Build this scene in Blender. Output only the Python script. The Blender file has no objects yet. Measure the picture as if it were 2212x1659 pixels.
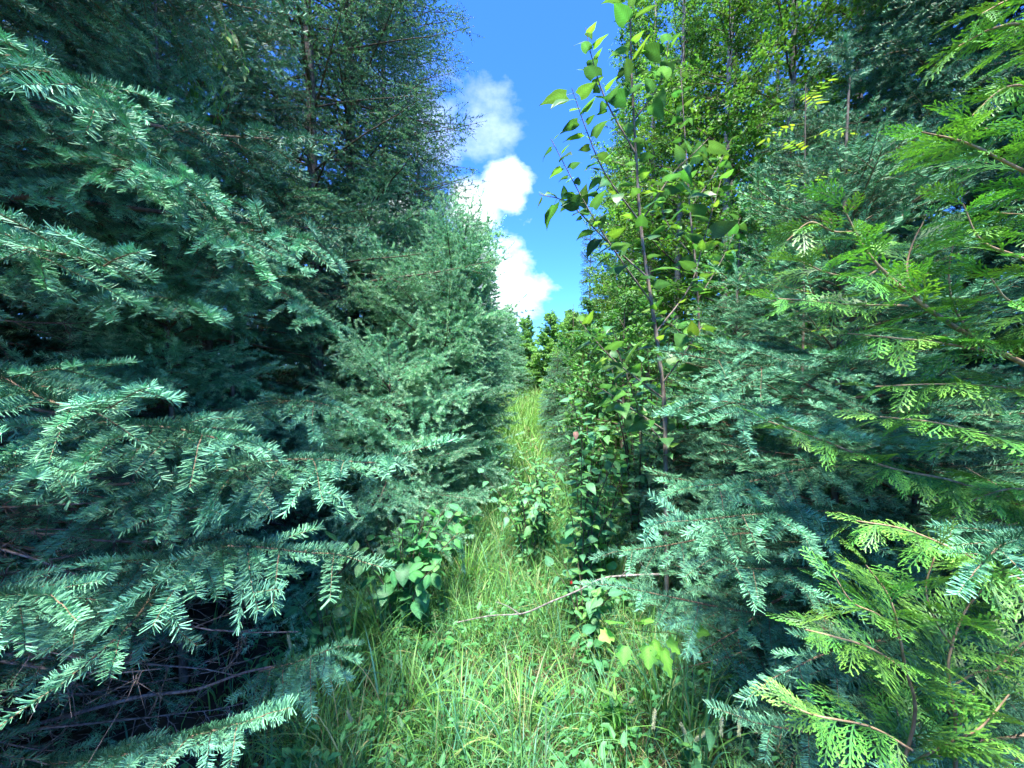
import bpy, math, random
import numpy as np
from mathutils import Matrix, Vector
C = bpy.context.scene.collection
SC = bpy.context.scene
R = math.radians

# ------------------------------------------------------------------ camera, sky, sun, exposure
CAM_Z = 1.6
FPX, PW, PH = 833.0, 2212.0, 1659.0           # focal length in pixels of a 2212 x 1659 picture
PITCH = R(2.7)                                 # looking slightly down the trail
cam_d = bpy.data.cameras.new('camera'); cam = bpy.data.objects.new('camera', cam_d); C.objects.link(cam)
cam_d.sensor_width = 36.0; cam_d.lens = 36.0 * FPX / PW
cam_d.clip_start = 0.02; cam_d.clip_end = 2000.0
cam.location = (0, 0, CAM_Z); cam.rotation_euler = (R(90) - PITCH, 0, 0)
SC.camera = cam

SUN_EL, SUN_AZ = R(72), R(-165)                # azimuth clockwise from +Y (the view direction)
sun_dir = Vector((math.sin(SUN_AZ) * math.cos(SUN_EL), math.cos(SUN_AZ) * math.cos(SUN_EL), math.sin(SUN_EL)))
sd = bpy.data.lights.new('sun', 'SUN'); sun = bpy.data.objects.new('sun', sd); C.objects.link(sun)
sd.energy = 4.3; sd.angle = R(10.0); sd.color = (1.0, 0.96, 0.88)
sun.rotation_euler = sun_dir.to_track_quat('Z', 'Y').to_euler()
sun.location = (0, 0, 30)

def ray(px, py):
    x, y, z = (px - PW / 2) / FPX, 1.0, -(py - PH / 2) / FPX
    c, s = math.cos(PITCH), math.sin(PITCH)
    return Vector((x, y * c + z * s, z * c - y * s))
def P(px, py, Y):                              # the point at depth Y (metres ahead) along a pixel's direction
    d = ray(px, py); d = d * (Y / d.y)
    return Vector((d.x, d.y, d.z + CAM_Z))

W = bpy.data.worlds.new('World'); SC.world = W; W.use_nodes = True
def build_world():
    nt = W.node_tree; N = nt.nodes; N.clear(); lk = nt.links.new
    out = N.new('ShaderNodeOutputWorld'); bg = N.new('ShaderNodeBackground'); lk(bg.outputs[0], out.inputs[0])
    bg.inputs[1].default_value = 0.15
    sky = N.new('ShaderNodeTexSky'); sky.sky_type = 'NISHITA'; sky.sun_disc = False
    sky.sun_elevation = SUN_EL; sky.sun_rotation = SUN_AZ; sky.ozone_density = 2.2; sky.dust_density = 0.3; sky.air_density = 1.0
    tc = N.new('ShaderNodeTexCoord')
    def math_(op, a, b=None, clamp=False):
        m = N.new('ShaderNodeMath'); m.operation = op; m.use_clamp = clamp
        for i, v in enumerate((a, b)):
            if v is None: continue
            if isinstance(v, (int, float)): m.inputs[i].default_value = v
            else: lk(v, m.inputs[i])
        return m.outputs[0]
    def noise(scale, detail, rough, off=(0, 0, 0)):
        mp = N.new('ShaderNodeMapping'); mp.inputs['Scale'].default_value = (1, 1, 1.6); mp.inputs['Location'].default_value = off
        lk(tc.outputs['Generated'], mp.inputs[0])
        n = N.new('ShaderNodeTexNoise'); n.inputs['Scale'].default_value = scale; n.inputs['Detail'].default_value = detail
        n.inputs['Roughness'].default_value = rough; lk(mp.outputs[0], n.inputs[0]); return n.outputs[0]
    def blob(px, py, k):                       # a cloud bank around one direction of the sky
        d = ray(px, py).normalized()
        v = N.new('ShaderNodeVectorMath'); v.operation = 'DOT_PRODUCT'; v.inputs[1].default_value = d
        lk(tc.outputs['Generated'], v.inputs[0])
        return math_('EXPONENT', math_('MULTIPLY', math_('SUBTRACT', v.outputs['Value'], 1.0), k))
    n1 = noise(7.0, 8, 0.58, (0.3, 0.1, 0.0)); n2 = noise(11.0, 9, 0.6, (2.0, 1.0, 0.4))
    # heaped white cloud
    b = math_('MAXIMUM', blob(1090, 395, 420), math_('MAXIMUM', blob(1020, 450, 300), math_('MAXIMUM', blob(860, 480, 160), math_('MULTIPLY', blob(1080, 640, 60), 0.8))))
    b = math_('MAXIMUM', b, math_('MULTIPLY', math_('SUBTRACT', noise(2.2, 3, 0.5, (5, 2, 1)), 0.55), 2.4))
    cum = math_('MULTIPLY', math_('SUBTRACT', math_('ADD', b, math_('MULTIPLY', math_('SUBTRACT', n1, 0.5), 1.3)), 0.44), 3.0, True)
    # thin ragged veil above it
    w = math_('MAXIMUM', blob(1050, 275, 260), math_('MAXIMUM', blob(900, 270, 120), math_('MULTIPLY', math_('SUBTRACT', noise(1.8, 3, 0.5, (1, 7, 3)), 0.55), 2.3)))
    wis = math_('MULTIPLY', math_('SUBTRACT', math_('ADD', w, math_('MULTIPLY', math_('SUBTRACT', n2, 0.5), 1.8)), 0.45), 0.55, True)
    wis = math_('MINIMUM', wis, 0.4)
    dens = math_('MAXIMUM', cum, wis)
    shade = math_('ADD', math_('MULTIPLY', noise(9.0, 4, 0.5, (0.32, 0.14, -0.05)), 0.9), 0.5)
    cc = N.new('ShaderNodeMix'); cc.data_type = 'RGBA'; cc.blend_type = 'MULTIPLY'; cc.inputs[0].default_value = 1.0
    cc.inputs[6].default_value = (2.9, 3.3, 3.4, 1); lk(shade, cc.inputs[7])
    mx = N.new('ShaderNodeMix'); mx.data_type = 'RGBA'; lk(dens, mx.inputs[0])
    tn = N.new('ShaderNodeMix'); tn.data_type = 'RGBA'; tn.blend_type = 'MULTIPLY'; tn.inputs[0].default_value = 1.0
    lk(sky.outputs[0], tn.inputs[6]); tn.inputs[7].default_value = (0.15, 0.36, 0.82, 1); lk(tn.outputs[2], mx.inputs[6]); lk(cc.outputs[2], mx.inputs[7]); lk(mx.outputs[2], bg.inputs[0])
build_world()

SC.view_settings.view_transform = 'Standard'; SC.view_settings.look = 'None'
SC.view_settings.exposure = 2.2; SC.view_settings.gamma = 1.0; SC.view_settings.use_curve_mapping = False
SC.render.engine = 'CYCLES'
SC.cycles.max_bounces = 4; SC.cycles.diffuse_bounces = 3; SC.cycles.glossy_bounces = 1; SC.cycles.transmission_bounces = 3
SC.cycles.caustics_reflective = False; SC.cycles.caustics_refractive = False
SC.cycles.use_denoising = True; SC.cycles.use_adaptive_sampling = True; SC.cycles.adaptive_threshold = 0.03; SC.cycles.adaptive_min_samples = 20
try: SC.cycles.denoiser = 'OPENIMAGEDENOISE'
except Exception: pass
SC.cycles.sample_clamp_indirect = 6.0

# ------------------------------------------------------------------ materials
MATS = {}
def foliage(name, tint, rough=0.5, trans=0.0, spec=0.4, back=None, vary=0.25, tcol=None, noise_scale=0, veins=0):
    """colour = vertex colour * tint * a per-object variation; 'back' is the paler underside of a leaf"""
    m = bpy.data.materials.new(name); m.use_nodes = True; nt = m.node_tree; N = nt.nodes; N.clear(); lk = nt.links.new
    out = N.new('ShaderNodeOutputMaterial'); bs = N.new('ShaderNodeBsdfPrincipled')
    bs.inputs['Roughness'].default_value = rough; bs.inputs['Specular IOR Level'].default_value = spec
    at = N.new('ShaderNodeAttribute'); at.attribute_name = 'col'
    oi = N.new('ShaderNodeObjectInfo')
    mul = N.new('ShaderNodeMix'); mul.data_type = 'RGBA'; mul.blend_type = 'MULTIPLY'; mul.inputs[0].default_value = 1
    lk(at.outputs['Color'], mul.inputs[6]); mul.inputs[7].default_value = (*tint, 1)
    hsv = N.new('ShaderNodeHueSaturation'); lk(mul.outputs[2], hsv.inputs['Color'])
    def mr(src, a, b):
        r = N.new('ShaderNodeMapRange'); r.inputs[3].default_value = a; r.inputs[4].default_value = b; lk(src, r.inputs[0]); return r.outputs[0]
    lk(mr(oi.outputs['Random'], 1 - vary, 1 + vary), hsv.inputs['Value'])
    r2 = N.new('ShaderNodeMath'); r2.operation = 'FRACT'; r3 = N.new('ShaderNodeMath'); r3.operation = 'MULTIPLY'; r3.inputs[1].default_value = 17.31
    lk(oi.outputs['Random'], r3.inputs[0]); lk(r3.outputs[0], r2.inputs[0])
    lk(mr(r2.outputs[0], 0.5 - 0.05 * vary, 0.5 + 0.05 * vary), hsv.inputs['Hue'])
    col = hsv.outputs[0]
    if noise_scale:
        tn = N.new('ShaderNodeTexNoise'); tn.inputs['Scale'].default_value = noise_scale; tn.inputs['Detail'].default_value = 3
        tcn = N.new('ShaderNodeTexCoord'); lk(tcn.outputs['Object'], tn.inputs[0])
        mm = N.new('ShaderNodeMix'); mm.data_type = 'RGBA'; mm.blend_type = 'MULTIPLY'; mm.inputs[0].default_value = 1
        lk(col, mm.inputs[6]); lk(mr(tn.outputs[0], 0.72, 1.28), mm.inputs[7]); col = mm.outputs[2]
    if veins:                                   # pale side veins running forward from the midrib
        tv = N.new('ShaderNodeTexCoord'); sx = N.new('ShaderNodeSeparateXYZ'); lk(tv.outputs['Object'], sx.inputs[0])
        def mt_(op, a, b=None):
            q = N.new('ShaderNodeMath'); q.operation = op
            for i_, v_ in enumerate((a, b)):
                if v_ is None: continue
                if isinstance(v_, (int, float)): q.inputs[i_].default_value = v_
                else: lk(v_, q.inputs[i_])
            return q.outputs[0]
        wv = mt_('POWER', mt_('ABSOLUTE', mt_('SINE', mt_('MULTIPLY', mt_('SUBTRACT', sx.outputs[0], mt_('MULTIPLY', mt_('ABSOLUTE', sx.outputs[1]), 0.9)), veins))), 14.0)
        mv = N.new('ShaderNodeMix'); mv.data_type = 'RGBA'; mv.blend_type = 'MULTIPLY'; mv.inputs[0].default_value = 1
        lk(col, mv.inputs[6]); lk(mr(wv, 0.97, 1.2), mv.inputs[7]); col = mv.outputs[2]
    if back:
        ge = N.new('ShaderNodeNewGeometry'); mb = N.new('ShaderNodeMix'); mb.data_type = 'RGBA'
        lk(ge.outputs['Backfacing'], mb.inputs[0]); lk(col, mb.inputs[6])
        m2 = N.new('ShaderNodeMix'); m2.data_type = 'RGBA'; m2.blend_type = 'MULTIPLY'; m2.inputs[0].default_value = 1
        lk(col, m2.inputs[6]); m2.inputs[7].default_value = (*back, 1); lk(m2.outputs[2], mb.inputs[7]); col = mb.outputs[2]
    lk(col, bs.inputs['Base Color'])
    if trans > 0:
        tb = N.new('ShaderNodeBsdfTranslucent'); mt = N.new('ShaderNodeMix'); mt.data_type = 'RGBA'; mt.blend_type = 'MULTIPLY'; mt.inputs[0].default_value = 1
        lk(col, mt.inputs[6]); mt.inputs[7].default_value = (*(tcol or (1.15, 1.3, 0.5)), 1); lk(mt.outputs[2], tb.inputs[0])
        ms = N.new('ShaderNodeMixShader'); ms.inputs[0].default_value = trans
        lk(bs.outputs[0], ms.inputs[1]); lk(tb.outputs[0], ms.inputs[2]); lk(ms.outputs[0], out.inputs[0])
    else: lk(bs.outputs[0], out.inputs[0])
    MATS[name] = m; return m
def bark(name, c1, c2, scale=40.0, rough=0.85, bump=0.4, stretch=(1, 1, 0.3)):
    m = bpy.data.materials.new(name); m.use_nodes = True; nt = m.node_tree; N = nt.nodes; lk = nt.links.new
    bs = N['Principled BSDF']; bs.inputs['Roughness'].default_value = rough; bs.inputs['Specular IOR Level'].default_value = 0.2
    tc = N.new('ShaderNodeTexCoord'); mp = N.new('ShaderNodeMapping'); mp.inputs['Scale'].default_value = stretch; lk(tc.outputs['Object'], mp.inputs[0])
    n = N.new('ShaderNodeTexNoise'); n.inputs['Scale'].default_value = scale; n.inputs['Detail'].default_value = 6; lk(mp.outputs[0], n.inputs[0])
    cr = N.new('ShaderNodeValToRGB'); cr.color_ramp.elements[0].position = 0.35; cr.color_ramp.elements[1].position = 0.68
    cr.color_ramp.elements[0].color = (*c1, 1); cr.color_ramp.elements[1].color = (*c2, 1); lk(n.outputs[0], cr.inputs[0]); lk(cr.outputs[0], bs.inputs['Base Color'])
    b = N.new('ShaderNodeBump'); b.inputs['Strength'].default_value = bump; b.inputs['Distance'].default_value = 0.01; lk(n.outputs[0], b.inputs['Height']); lk(b.outputs[0], bs.inputs['Normal'])
    MATS[name] = m; return m
foliage('spruce_needles', (1, 1, 1), 0.5, 0.0, 0.3, vary=0.32)
foliage('fir_needles', (1, 1, 1), 0.5, 0.0, 0.3, vary=0.22)
foliage('larch_needles', (1, 1, 1), 0.55, 0.25, 0.3, vary=0.22, tcol=(1.1, 1.2, 0.8))
foliage('cedar_scales', (1, 1, 1), 0.45, 0.22, 0.4, vary=0.38, tcol=(1.2, 1.35, 0.45))
foliage('poplar_leaf', (1, 1, 1), 0.42, 0.34, 0.4, back=(1.6, 1.4, 2.0), vary=0.4, noise_scale=25, veins=240)
foliage('shrub_leaf', (1, 1, 1), 0.5, 0.3, 0.35, back=(1.3, 1.2, 1.5), vary=0.32, noise_scale=30, veins=330)
foliage('birch_leaf', (1, 1, 1), 0.5, 0.4, 0.35, back=(1.2, 1.15, 1.3), vary=0.25)
foliage('grass', (1, 1, 1), 0.5, 0.3, 0.35, vary=0.0, tcol=(1.2, 1.2, 0.6))
bark('spruce_bark', (0.075, 0.062, 0.05), (0.22, 0.19, 0.155), 60)
bark('spruce_twig', (0.11, 0.078, 0.05), (0.24, 0.17, 0.11), 120, bump=0.1)
bark('larch_twig', (0.06, 0.05, 0.038), (0.15, 0.12, 0.085), 120, bump=0.1)
bark('dead_twig', (0.10, 0.075, 0.06), (0.27, 0.22, 0.19), 90, bump=0.2)
bark('cedar_twig', (0.20, 0.13, 0.075), (0.38, 0.27, 0.16), 80, bump=0.1)
bark('cedar_bark', (0.20, 0.15, 0.11), (0.46, 0.40, 0.33), 60)
bark('poplar_bark', (0.12, 0.09, 0.07), (0.30, 0.25, 0.20), 50)
bark('birch_bark', (0.18, 0.16, 0.14), (0.45, 0.42, 0.38), 12, stretch=(1, 1, 3))
bark('green_stem', (0.10, 0.16, 0.04), (0.22, 0.28, 0.09), 60, bump=0.05)
bark('grey_stick', (0.10, 0.09, 0.08), (0.28, 0.26, 0.24), 70)
bark('soil', (0.028, 0.022, 0.014), (0.085, 0.062, 0.038), 14, stretch=(1, 1, 1), bump=0.8)
bark('seed_head', (0.22, 0.26, 0.12), (0.46, 0.48, 0.30), 150, bump=0.3)
bark('dead_leaf', (0.16, 0.085, 0.05), (0.34, 0.20, 0.13), 40)
bark('berry', (0.5, 0.02, 0.02), (0.7, 0.05, 0.04), 60, rough=0.3)

# ------------------------------------------------------------------ mesh collecting
class MB:
    def __init__(s): s.v = []; s.f = []; s.c = []; s.n = 0
    def add(s, v, f, c, mi=0):
        v = np.asarray(v, float).reshape(-1, 3); f = np.asarray(f, np.int64)
        c = np.asarray(c, float); c = np.tile(c, (len(v), 1)) if c.ndim == 1 else c
        s.v.append(v); s.c.append(c); s.f.append((f + s.n, mi)); s.n += len(v)
    def mesh(s, name, mats, smooth=True):
        me = bpy.data.meshes.new(name)
        v = np.concatenate(s.v); c = np.concatenate(s.c)
        me.vertices.add(len(v)); me.vertices.foreach_set('co', v.astype(np.float32).ravel())
        li = np.concatenate([f.ravel() for f, _ in s.f])
        tot = np.concatenate([np.full(len(f), f.shape[1]) for f, _ in s.f]); mi = np.concatenate([np.full(len(f), m) for f, m in s.f])
        st = np.concatenate([[0], np.cumsum(tot)[:-1]])
        me.loops.add(len(li)); me.loops.foreach_set('vertex_index', li.astype(np.int32))
        me.polygons.add(len(tot)); me.polygons.foreach_set('loop_start', st.astype(np.int32)); me.polygons.foreach_set('loop_total', tot.astype(np.int32))
        me.polygons.foreach_set('material_index', mi.astype(np.int32))
        me.polygons.foreach_set('use_smooth', np.full(len(tot), smooth))
        a = me.attributes.new('col', 'FLOAT_COLOR', 'POINT')
        a.data.foreach_set('color', np.concatenate([c, np.ones((len(c), 1))], 1).astype(np.float32).ravel())
        for m in mats: me.materials.append(MATS[m])
        me.update(calc_edges=True); return me
def unit(a): return a / np.maximum(np.linalg.norm(a, axis=-1, keepdims=True), 1e-9)
def perp(d):
    r = np.where(np.abs(d[..., 2:3]) < 0.9, np.array([0, 0, 1.0]), np.array([1.0, 0, 0])); u = unit(np.cross(d, r)); return u, np.cross(d, u)
def tube(mb, pts, rad, sides=5, mi=0, col=(1, 1, 1)):
    pts = np.asarray(pts, float); n = len(pts); rad = np.broadcast_to(np.asarray(rad, float), (n,))
    t = unit(np.gradient(pts, axis=0)); u, v = perp(t)
    for i in range(1, n):                      # keep the ring from twisting
        u[i] = unit(u[i - 1] - t[i] * np.dot(u[i - 1], t[i])); v[i] = np.cross(t[i], u[i])
    a = np.arange(sides) * 2 * np.pi / sides
    ring = pts[:, None] + rad[:, None, None] * (np.cos(a)[None, :, None] * u[:, None] + np.sin(a)[None, :, None] * v[:, None])
    i = np.arange(n - 1)[:, None] * sides; j = np.arange(sides)[None]; k = (j + 1) % sides
    mb.add(ring.reshape(-1, 3), np.stack([i + j, i + k, i + sides + k, i + sides + j], -1).reshape(-1, 4), col, mi)
def needles(mb, p, d, ln, wd, col, rng, mi=1):
    """each needle a narrow slightly tapered strip"""
    n = len(p); u, v = perp(d); a = rng.uniform(0, 2 * np.pi, n)[:, None]; s = np.cos(a) * u + np.sin(a) * v; k = np.cross(d, s)
    ln = np.broadcast_to(ln, (n,))[:, None]; wd = np.broadcast_to(wd, (n,))[:, None]
    v4 = np.stack([p - s * wd * 0.42, p + s * wd * 0.42, p + d * ln + s * wd * 0.26 + k * wd * 0.4, p + d * ln - s * wd * 0.26 + k * wd * 0.4], 1)
    b = np.arange(n)[:, None] * 4
    mb.add(v4.reshape(-1, 3), b + np.array([[0, 1, 2, 3]]), np.repeat(col, 4, 0), mi)
def samp(pts, s):                              # points and tangents at arc fractions s of a polyline
    pts = np.asarray(pts, float); seg = np.linalg.norm(np.diff(pts, axis=0), axis=1); cum = np.concatenate([[0], np.cumsum(seg)]); L = cum[-1]
    x = np.asarray(s, float) * L
    p = np.stack([np.interp(x, cum, pts[:, k]) for k in range(3)], -1)
    e = 0.02 * L + 1e-6; q = np.stack([np.interp(np.minimum(x + e, L), cum, pts[:, k]) - np.interp(np.maximum(x - e, 0), cum, pts[:, k]) for k in range(3)], -1)
    return p, unit(q), L
def curve_dir(p0, d, L, droop, n, rng, wob=0.06, tip=0.0):
    """a twig that starts along d and bends down by droop (radians), its tip turning up by tip"""
    pts = [np.asarray(p0, float)]; d = unit(np.asarray(d, float)); h = math.hypot(d[0], d[1]); pit = math.atan2(d[2], h); az = math.atan2(d[1], d[0])
    for i in range(n):
        t = (i + 0.5) / n; pp = pit - droop * t + tip * max(0, t - 0.6) / 0.4; a = az + rng.normal(0, wob)
        pts.append(pts[-1] + L / n * np.array([math.cos(pp) * math.cos(a), math.cos(pp) * math.sin(a), math.sin(pp)]))
    return np.array(pts)
def smooth_path(ctrl, n=16):
    c = np.array([list(x) for x in ctrl], float); t = np.linspace(0, 1, len(c)); s = np.linspace(0, 1, n)
    if len(c) < 3: return np.stack([np.interp(s, t, c[:, k]) for k in range(3)], -1)
    out = []
    e = np.vstack([2 * c[0] - c[1], c, 2 * c[-1] - c[-2]])
    for x in s:
        f = x * (len(c) - 1); i = min(int(f), len(c) - 2); u = f - i; a, b, cc, dd = e[i:i + 4]
        out.append(0.5 * (2 * b + (cc - a) * u + (2 * a - 5 * b + 4 * cc - dd) * u * u + (3 * b - a - 3 * cc + dd) * u ** 3))
    return np.array(out)

# ------------------------------------------------------------------ needle-bearing twigs
SPRUCE = dict(kind='spruce', ln=0.022, wd=0.0023, per=850, ang=(52, 78), step=0.065, smax=0.12, base=(0.028, 0.108, 0.052), new=(0.165, 0.42, 0.235), wood='spruce_twig', mat='spruce_needles')
FIR = dict(kind='fir', ln=0.023, wd=0.0023, per=750, ang=(55, 78), step=0.05, smax=0.13, base=(0.038, 0.14, 0.064), new=(0.165, 0.43, 0.215), wood='spruce_twig', mat='fir_needles')
LARCH = dict(kind='larch', ln=0.026, wd=0.0023, per=1200, ang=(20, 90), step=0.055, smax=0.14, base=(0.11, 0.36, 0.20), new=(0.38, 0.66, 0.42), wood='larch_twig', mat='larch_needles')
LOD = {1.0: (1.0, 1.0, 1.0), 0.5: (0.5, 1.8, 1.2), 0.25: (0.22, 3.3, 1.7), 0.1: (0.07, 8.0, 3.0)}   # share of needles, their width and length
LARCH_OPEN = dict(LARCH, key='larchopen', per=600, ln=0.02, wd=0.0026, step=0.07, smax=0.2, lat=0.085, base=(0.085, 0.25, 0.125), new=(0.14, 0.33, 0.16))
def clothe(mb, pts, st, rng, frm=0.0, lod=1.0, young=1.0):
    """needles along one twig; young = 1 on this year's growth"""
    L = float(np.linalg.norm(np.diff(pts, axis=0), axis=1).sum()); lod, wide, lng = LOD[lod]; n = int(L * (1 - frm) * st['per'] * lod)
    if n < 3: return
    base, new = np.array(st['base']), np.array(st['new'])
    if st['kind'] == 'larch':
        k = max(1, int(n / 13)); s = rng.uniform(frm, 1, k); p, t, _ = samp(pts, s); u, v = perp(t)
        tip = s > 0.72
        m = 13; pp = np.repeat(p, m, 0); tt = np.repeat(t, m, 0); uu = np.repeat(u, m, 0); vv = np.repeat(v, m, 0); N_ = k * m
        ph0 = np.repeat(rng.uniform(0, 2 * np.pi, k), m); ph = ph0 + rng.normal(0, 0.9, N_); th = np.radians(rng.uniform(15, 95, N_))
        istip = np.repeat(tip, m); ph = np.where(istip, rng.uniform(0, 2 * np.pi, N_), ph); th = np.where(istip, np.radians(rng.uniform(40, 65, N_)), th)
        d = np.cos(th)[:, None] * tt + np.sin(th)[:, None] * (np.cos(ph)[:, None] * uu + np.sin(ph)[:, None] * vv)
        pp = pp + np.where(istip, rng.uniform(-0.02, 0.02, N_), 0)[:, None] * tt
        ln = st['ln'] * lng * rng.uniform(0.6, 1.1, N_) * np.where(istip, 0.62, 1.0)
        f = np.where(istip, 0.85, 0.1)[:, None] * young + rng.uniform(0, 0.15, (N_, 1)); c = base * (1 - f) + new * f
        needles(mb, pp, d, ln, st['wd'] * wide, c * rng.uniform(0.75, 1.25, (N_, 1)), rng); return
    s = rng.uniform(frm, 1, n); p, t, _ = samp(pts, s); u, v = perp(t)
    up = v * np.sign(v[:, 2:3] + 1e-9)
    if st['kind'] == 'fir':
        sg = rng.choice([-1, 1], n); ph = np.radians(rng.uniform(*st.get('flat', (-8, 48)), n))
        rad = sg[:, None] * np.cos(ph)[:, None] * u + np.sin(ph)[:, None] * up
    else:
        ph = rng.normal(np.pi / 2, 1.25, n); rad = np.cos(ph)[:, None] * u + np.sin(ph)[:, None] * up
    th = np.radians(rng.uniform(*st['ang'], n)) * (1 - 0.35 * np.clip((s - 0.85) / 0.15, 0, 1))
    d = np.cos(th)[:, None] * t + np.sin(th)[:, None] * rad
    f = np.clip(young * (0.04 + 0.86 * np.clip(1.25 - (1 - s) * L / 0.10, 0, 1)) + rng.uniform(-0.12, 0.15, n), 0, 1)[:, None]   # this year's growth is the last ten centimetres
    c = (base * (1 - f) + new * f) * rng.uniform(0.75, 1.25, (n, 1))
    needles(mb, p, unit(d), st['ln'] * lng * rng.uniform(0.75, 1.1, n), st['wd'] * wide, c, rng)
def spray(mb, p0, d, L, st, rng, droop, lod=1.0, sub=True, rad=0.0022, young=1.0):
    """a side twig with its own small side shoots, lying roughly in a flat fan"""
    n = max(4, int(L / 0.035)); pts = curve_dir(p0, d, L, droop, n, rng, 0.05, R(8))
    tube(mb, pts, np.linspace(rad * 0.75, 0.0008, len(pts)), 3 if lod < 1 else 4)
    frm = max(0.0, 1 - 0.36 / L) if st['kind'] != 'larch' else max(0.0, 1 - 0.6 / L)
    clothe(mb, pts, st, rng, frm, lod, young)
    if not sub or L < 0.07: return
    step = st['step']; step /= 1.0 if lod > 0.4 else 0.6 if lod > 0.2 else 0.4; k = int(L / step)
    for i in range(k):
        s = (i + rng.uniform(0.2, 0.9)) / k
        if s < 0.15 or s > 0.93: continue
        p, t, _ = samp(pts, [s]); p, t = p[0], t[0]; az = math.atan2(t[1], t[0]) + (1 if i % 2 else -1) * R(rng.uniform(36, 60))
        l = min(st['smax'], (1 - s) * L * 0.8 + 0.035) * rng.uniform(0.65, 1.15)
        pit = math.asin(max(-1, min(1, t[2]))) * 0.8 + rng.normal(-0.08, 0.14)
        if st['kind'] == 'larch' and rng.random() < 0.42: pit += rng.normal(0.35, 0.45); az += rng.normal(0, 0.5); l = rng.uniform(0.12, 0.26)
        q = curve_dir(p, (math.cos(az) * math.cos(pit), math.sin(az) * math.cos(pit), math.sin(pit)), l, droop * 0.5, 3, rng, 0.04)
        tube(mb, q, np.linspace(0.0013, 0.0007, len(q)), 3); clothe(mb, q, st, rng, 0.0, lod, young)
def conifer_branch(L, st, seed, lod=1.0, droop=0.3, tip=0.35, side_droop=0.35, bare=0.2):
    rng = np.random.default_rng(seed); mb = MB()
    axis = curve_dir((0, 0, 0), (1, 0, 0.05), L, droop, max(8, int(L / 0.07)), rng, 0.04, tip)
    tube(mb, axis, np.linspace(0.0045 + 0.006 * L, 0.001, len(axis)), 5 if lod >= 1 else 4)
    clothe(mb, axis, st, rng, max(0.05, 1 - 0.45 / L), lod)
    step = st.get('lat', 0.05) / (1.0 if lod > 0.4 else 0.65 if lod > 0.2 else 0.45); k = int(L / step)
    for i in range(k):
        s = (i + rng.uniform(0.2, 0.8)) / k
        if s < bare or s > 0.95: continue
        p, t, _ = samp(axis, [s]); p, t = p[0], t[0]
        az = math.atan2(t[1], t[0]) + (1 if i % 2 else -1) * R(rng.uniform(42, 68))
        l = (0.10 + 0.42 * L * (1 - s) ** 0.8) * rng.uniform(0.65, 1.1); l = min(l, 0.55)
        pit = math.asin(max(-1, min(1, t[2]))) + rng.normal(-0.05, 0.12)
        spray(mb, p, (math.cos(az) * math.cos(pit), math.sin(az) * math.cos(pit), math.sin(pit)), l, st, rng, side_droop * rng.uniform(0.4, 1.4), lod, young=0.7 if st['kind'] != 'larch' else 1.0)
    return mb.mesh(st['kind'] + '_branch', [st['wood'], st['mat']])
def dead_branch(L, seed):
    rng = np.random.default_rng(seed); mb = MB()
    axis = curve_dir((0, 0, 0), (1, 0, -0.05), L, 0.15, 10, rng, 0.1, 0.3); tube(mb, axis, np.linspace(0.006, 0.001, 11), 5)
    for i in range(int(L / 0.06)):
        s = rng.uniform(0.1, 0.97); p, t, _ = samp(axis, [s]); az = math.atan2(t[0][1], t[0][0]) + rng.choice([-1, 1]) * rng.uniform(0.5, 1.3)
        q = curve_dir(p[0], (math.cos(az), math.sin(az), rng.normal(-0.15, 0.3)), rng.uniform(0.1, 0.4) * (1.1 - s), rng.normal(0.2, 0.3), 5, rng, 0.15)
        tube(mb, q, np.linspace(0.002, 0.0006, len(q)), 3)
        for _ in range(3):
            p2, t2, _l = samp(q, [rng.uniform(0.2, 0.95)]); e = unit(t2[0] + rng.normal(0, 0.6, 3)); tube(mb, np.array([p2[0], p2[0] + e * rng.uniform(0.03, 0.1)]), [0.001, 0.0005], 3)
    return mb.mesh('dead_branch', ['dead_twig'])
PRO = {}
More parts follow.
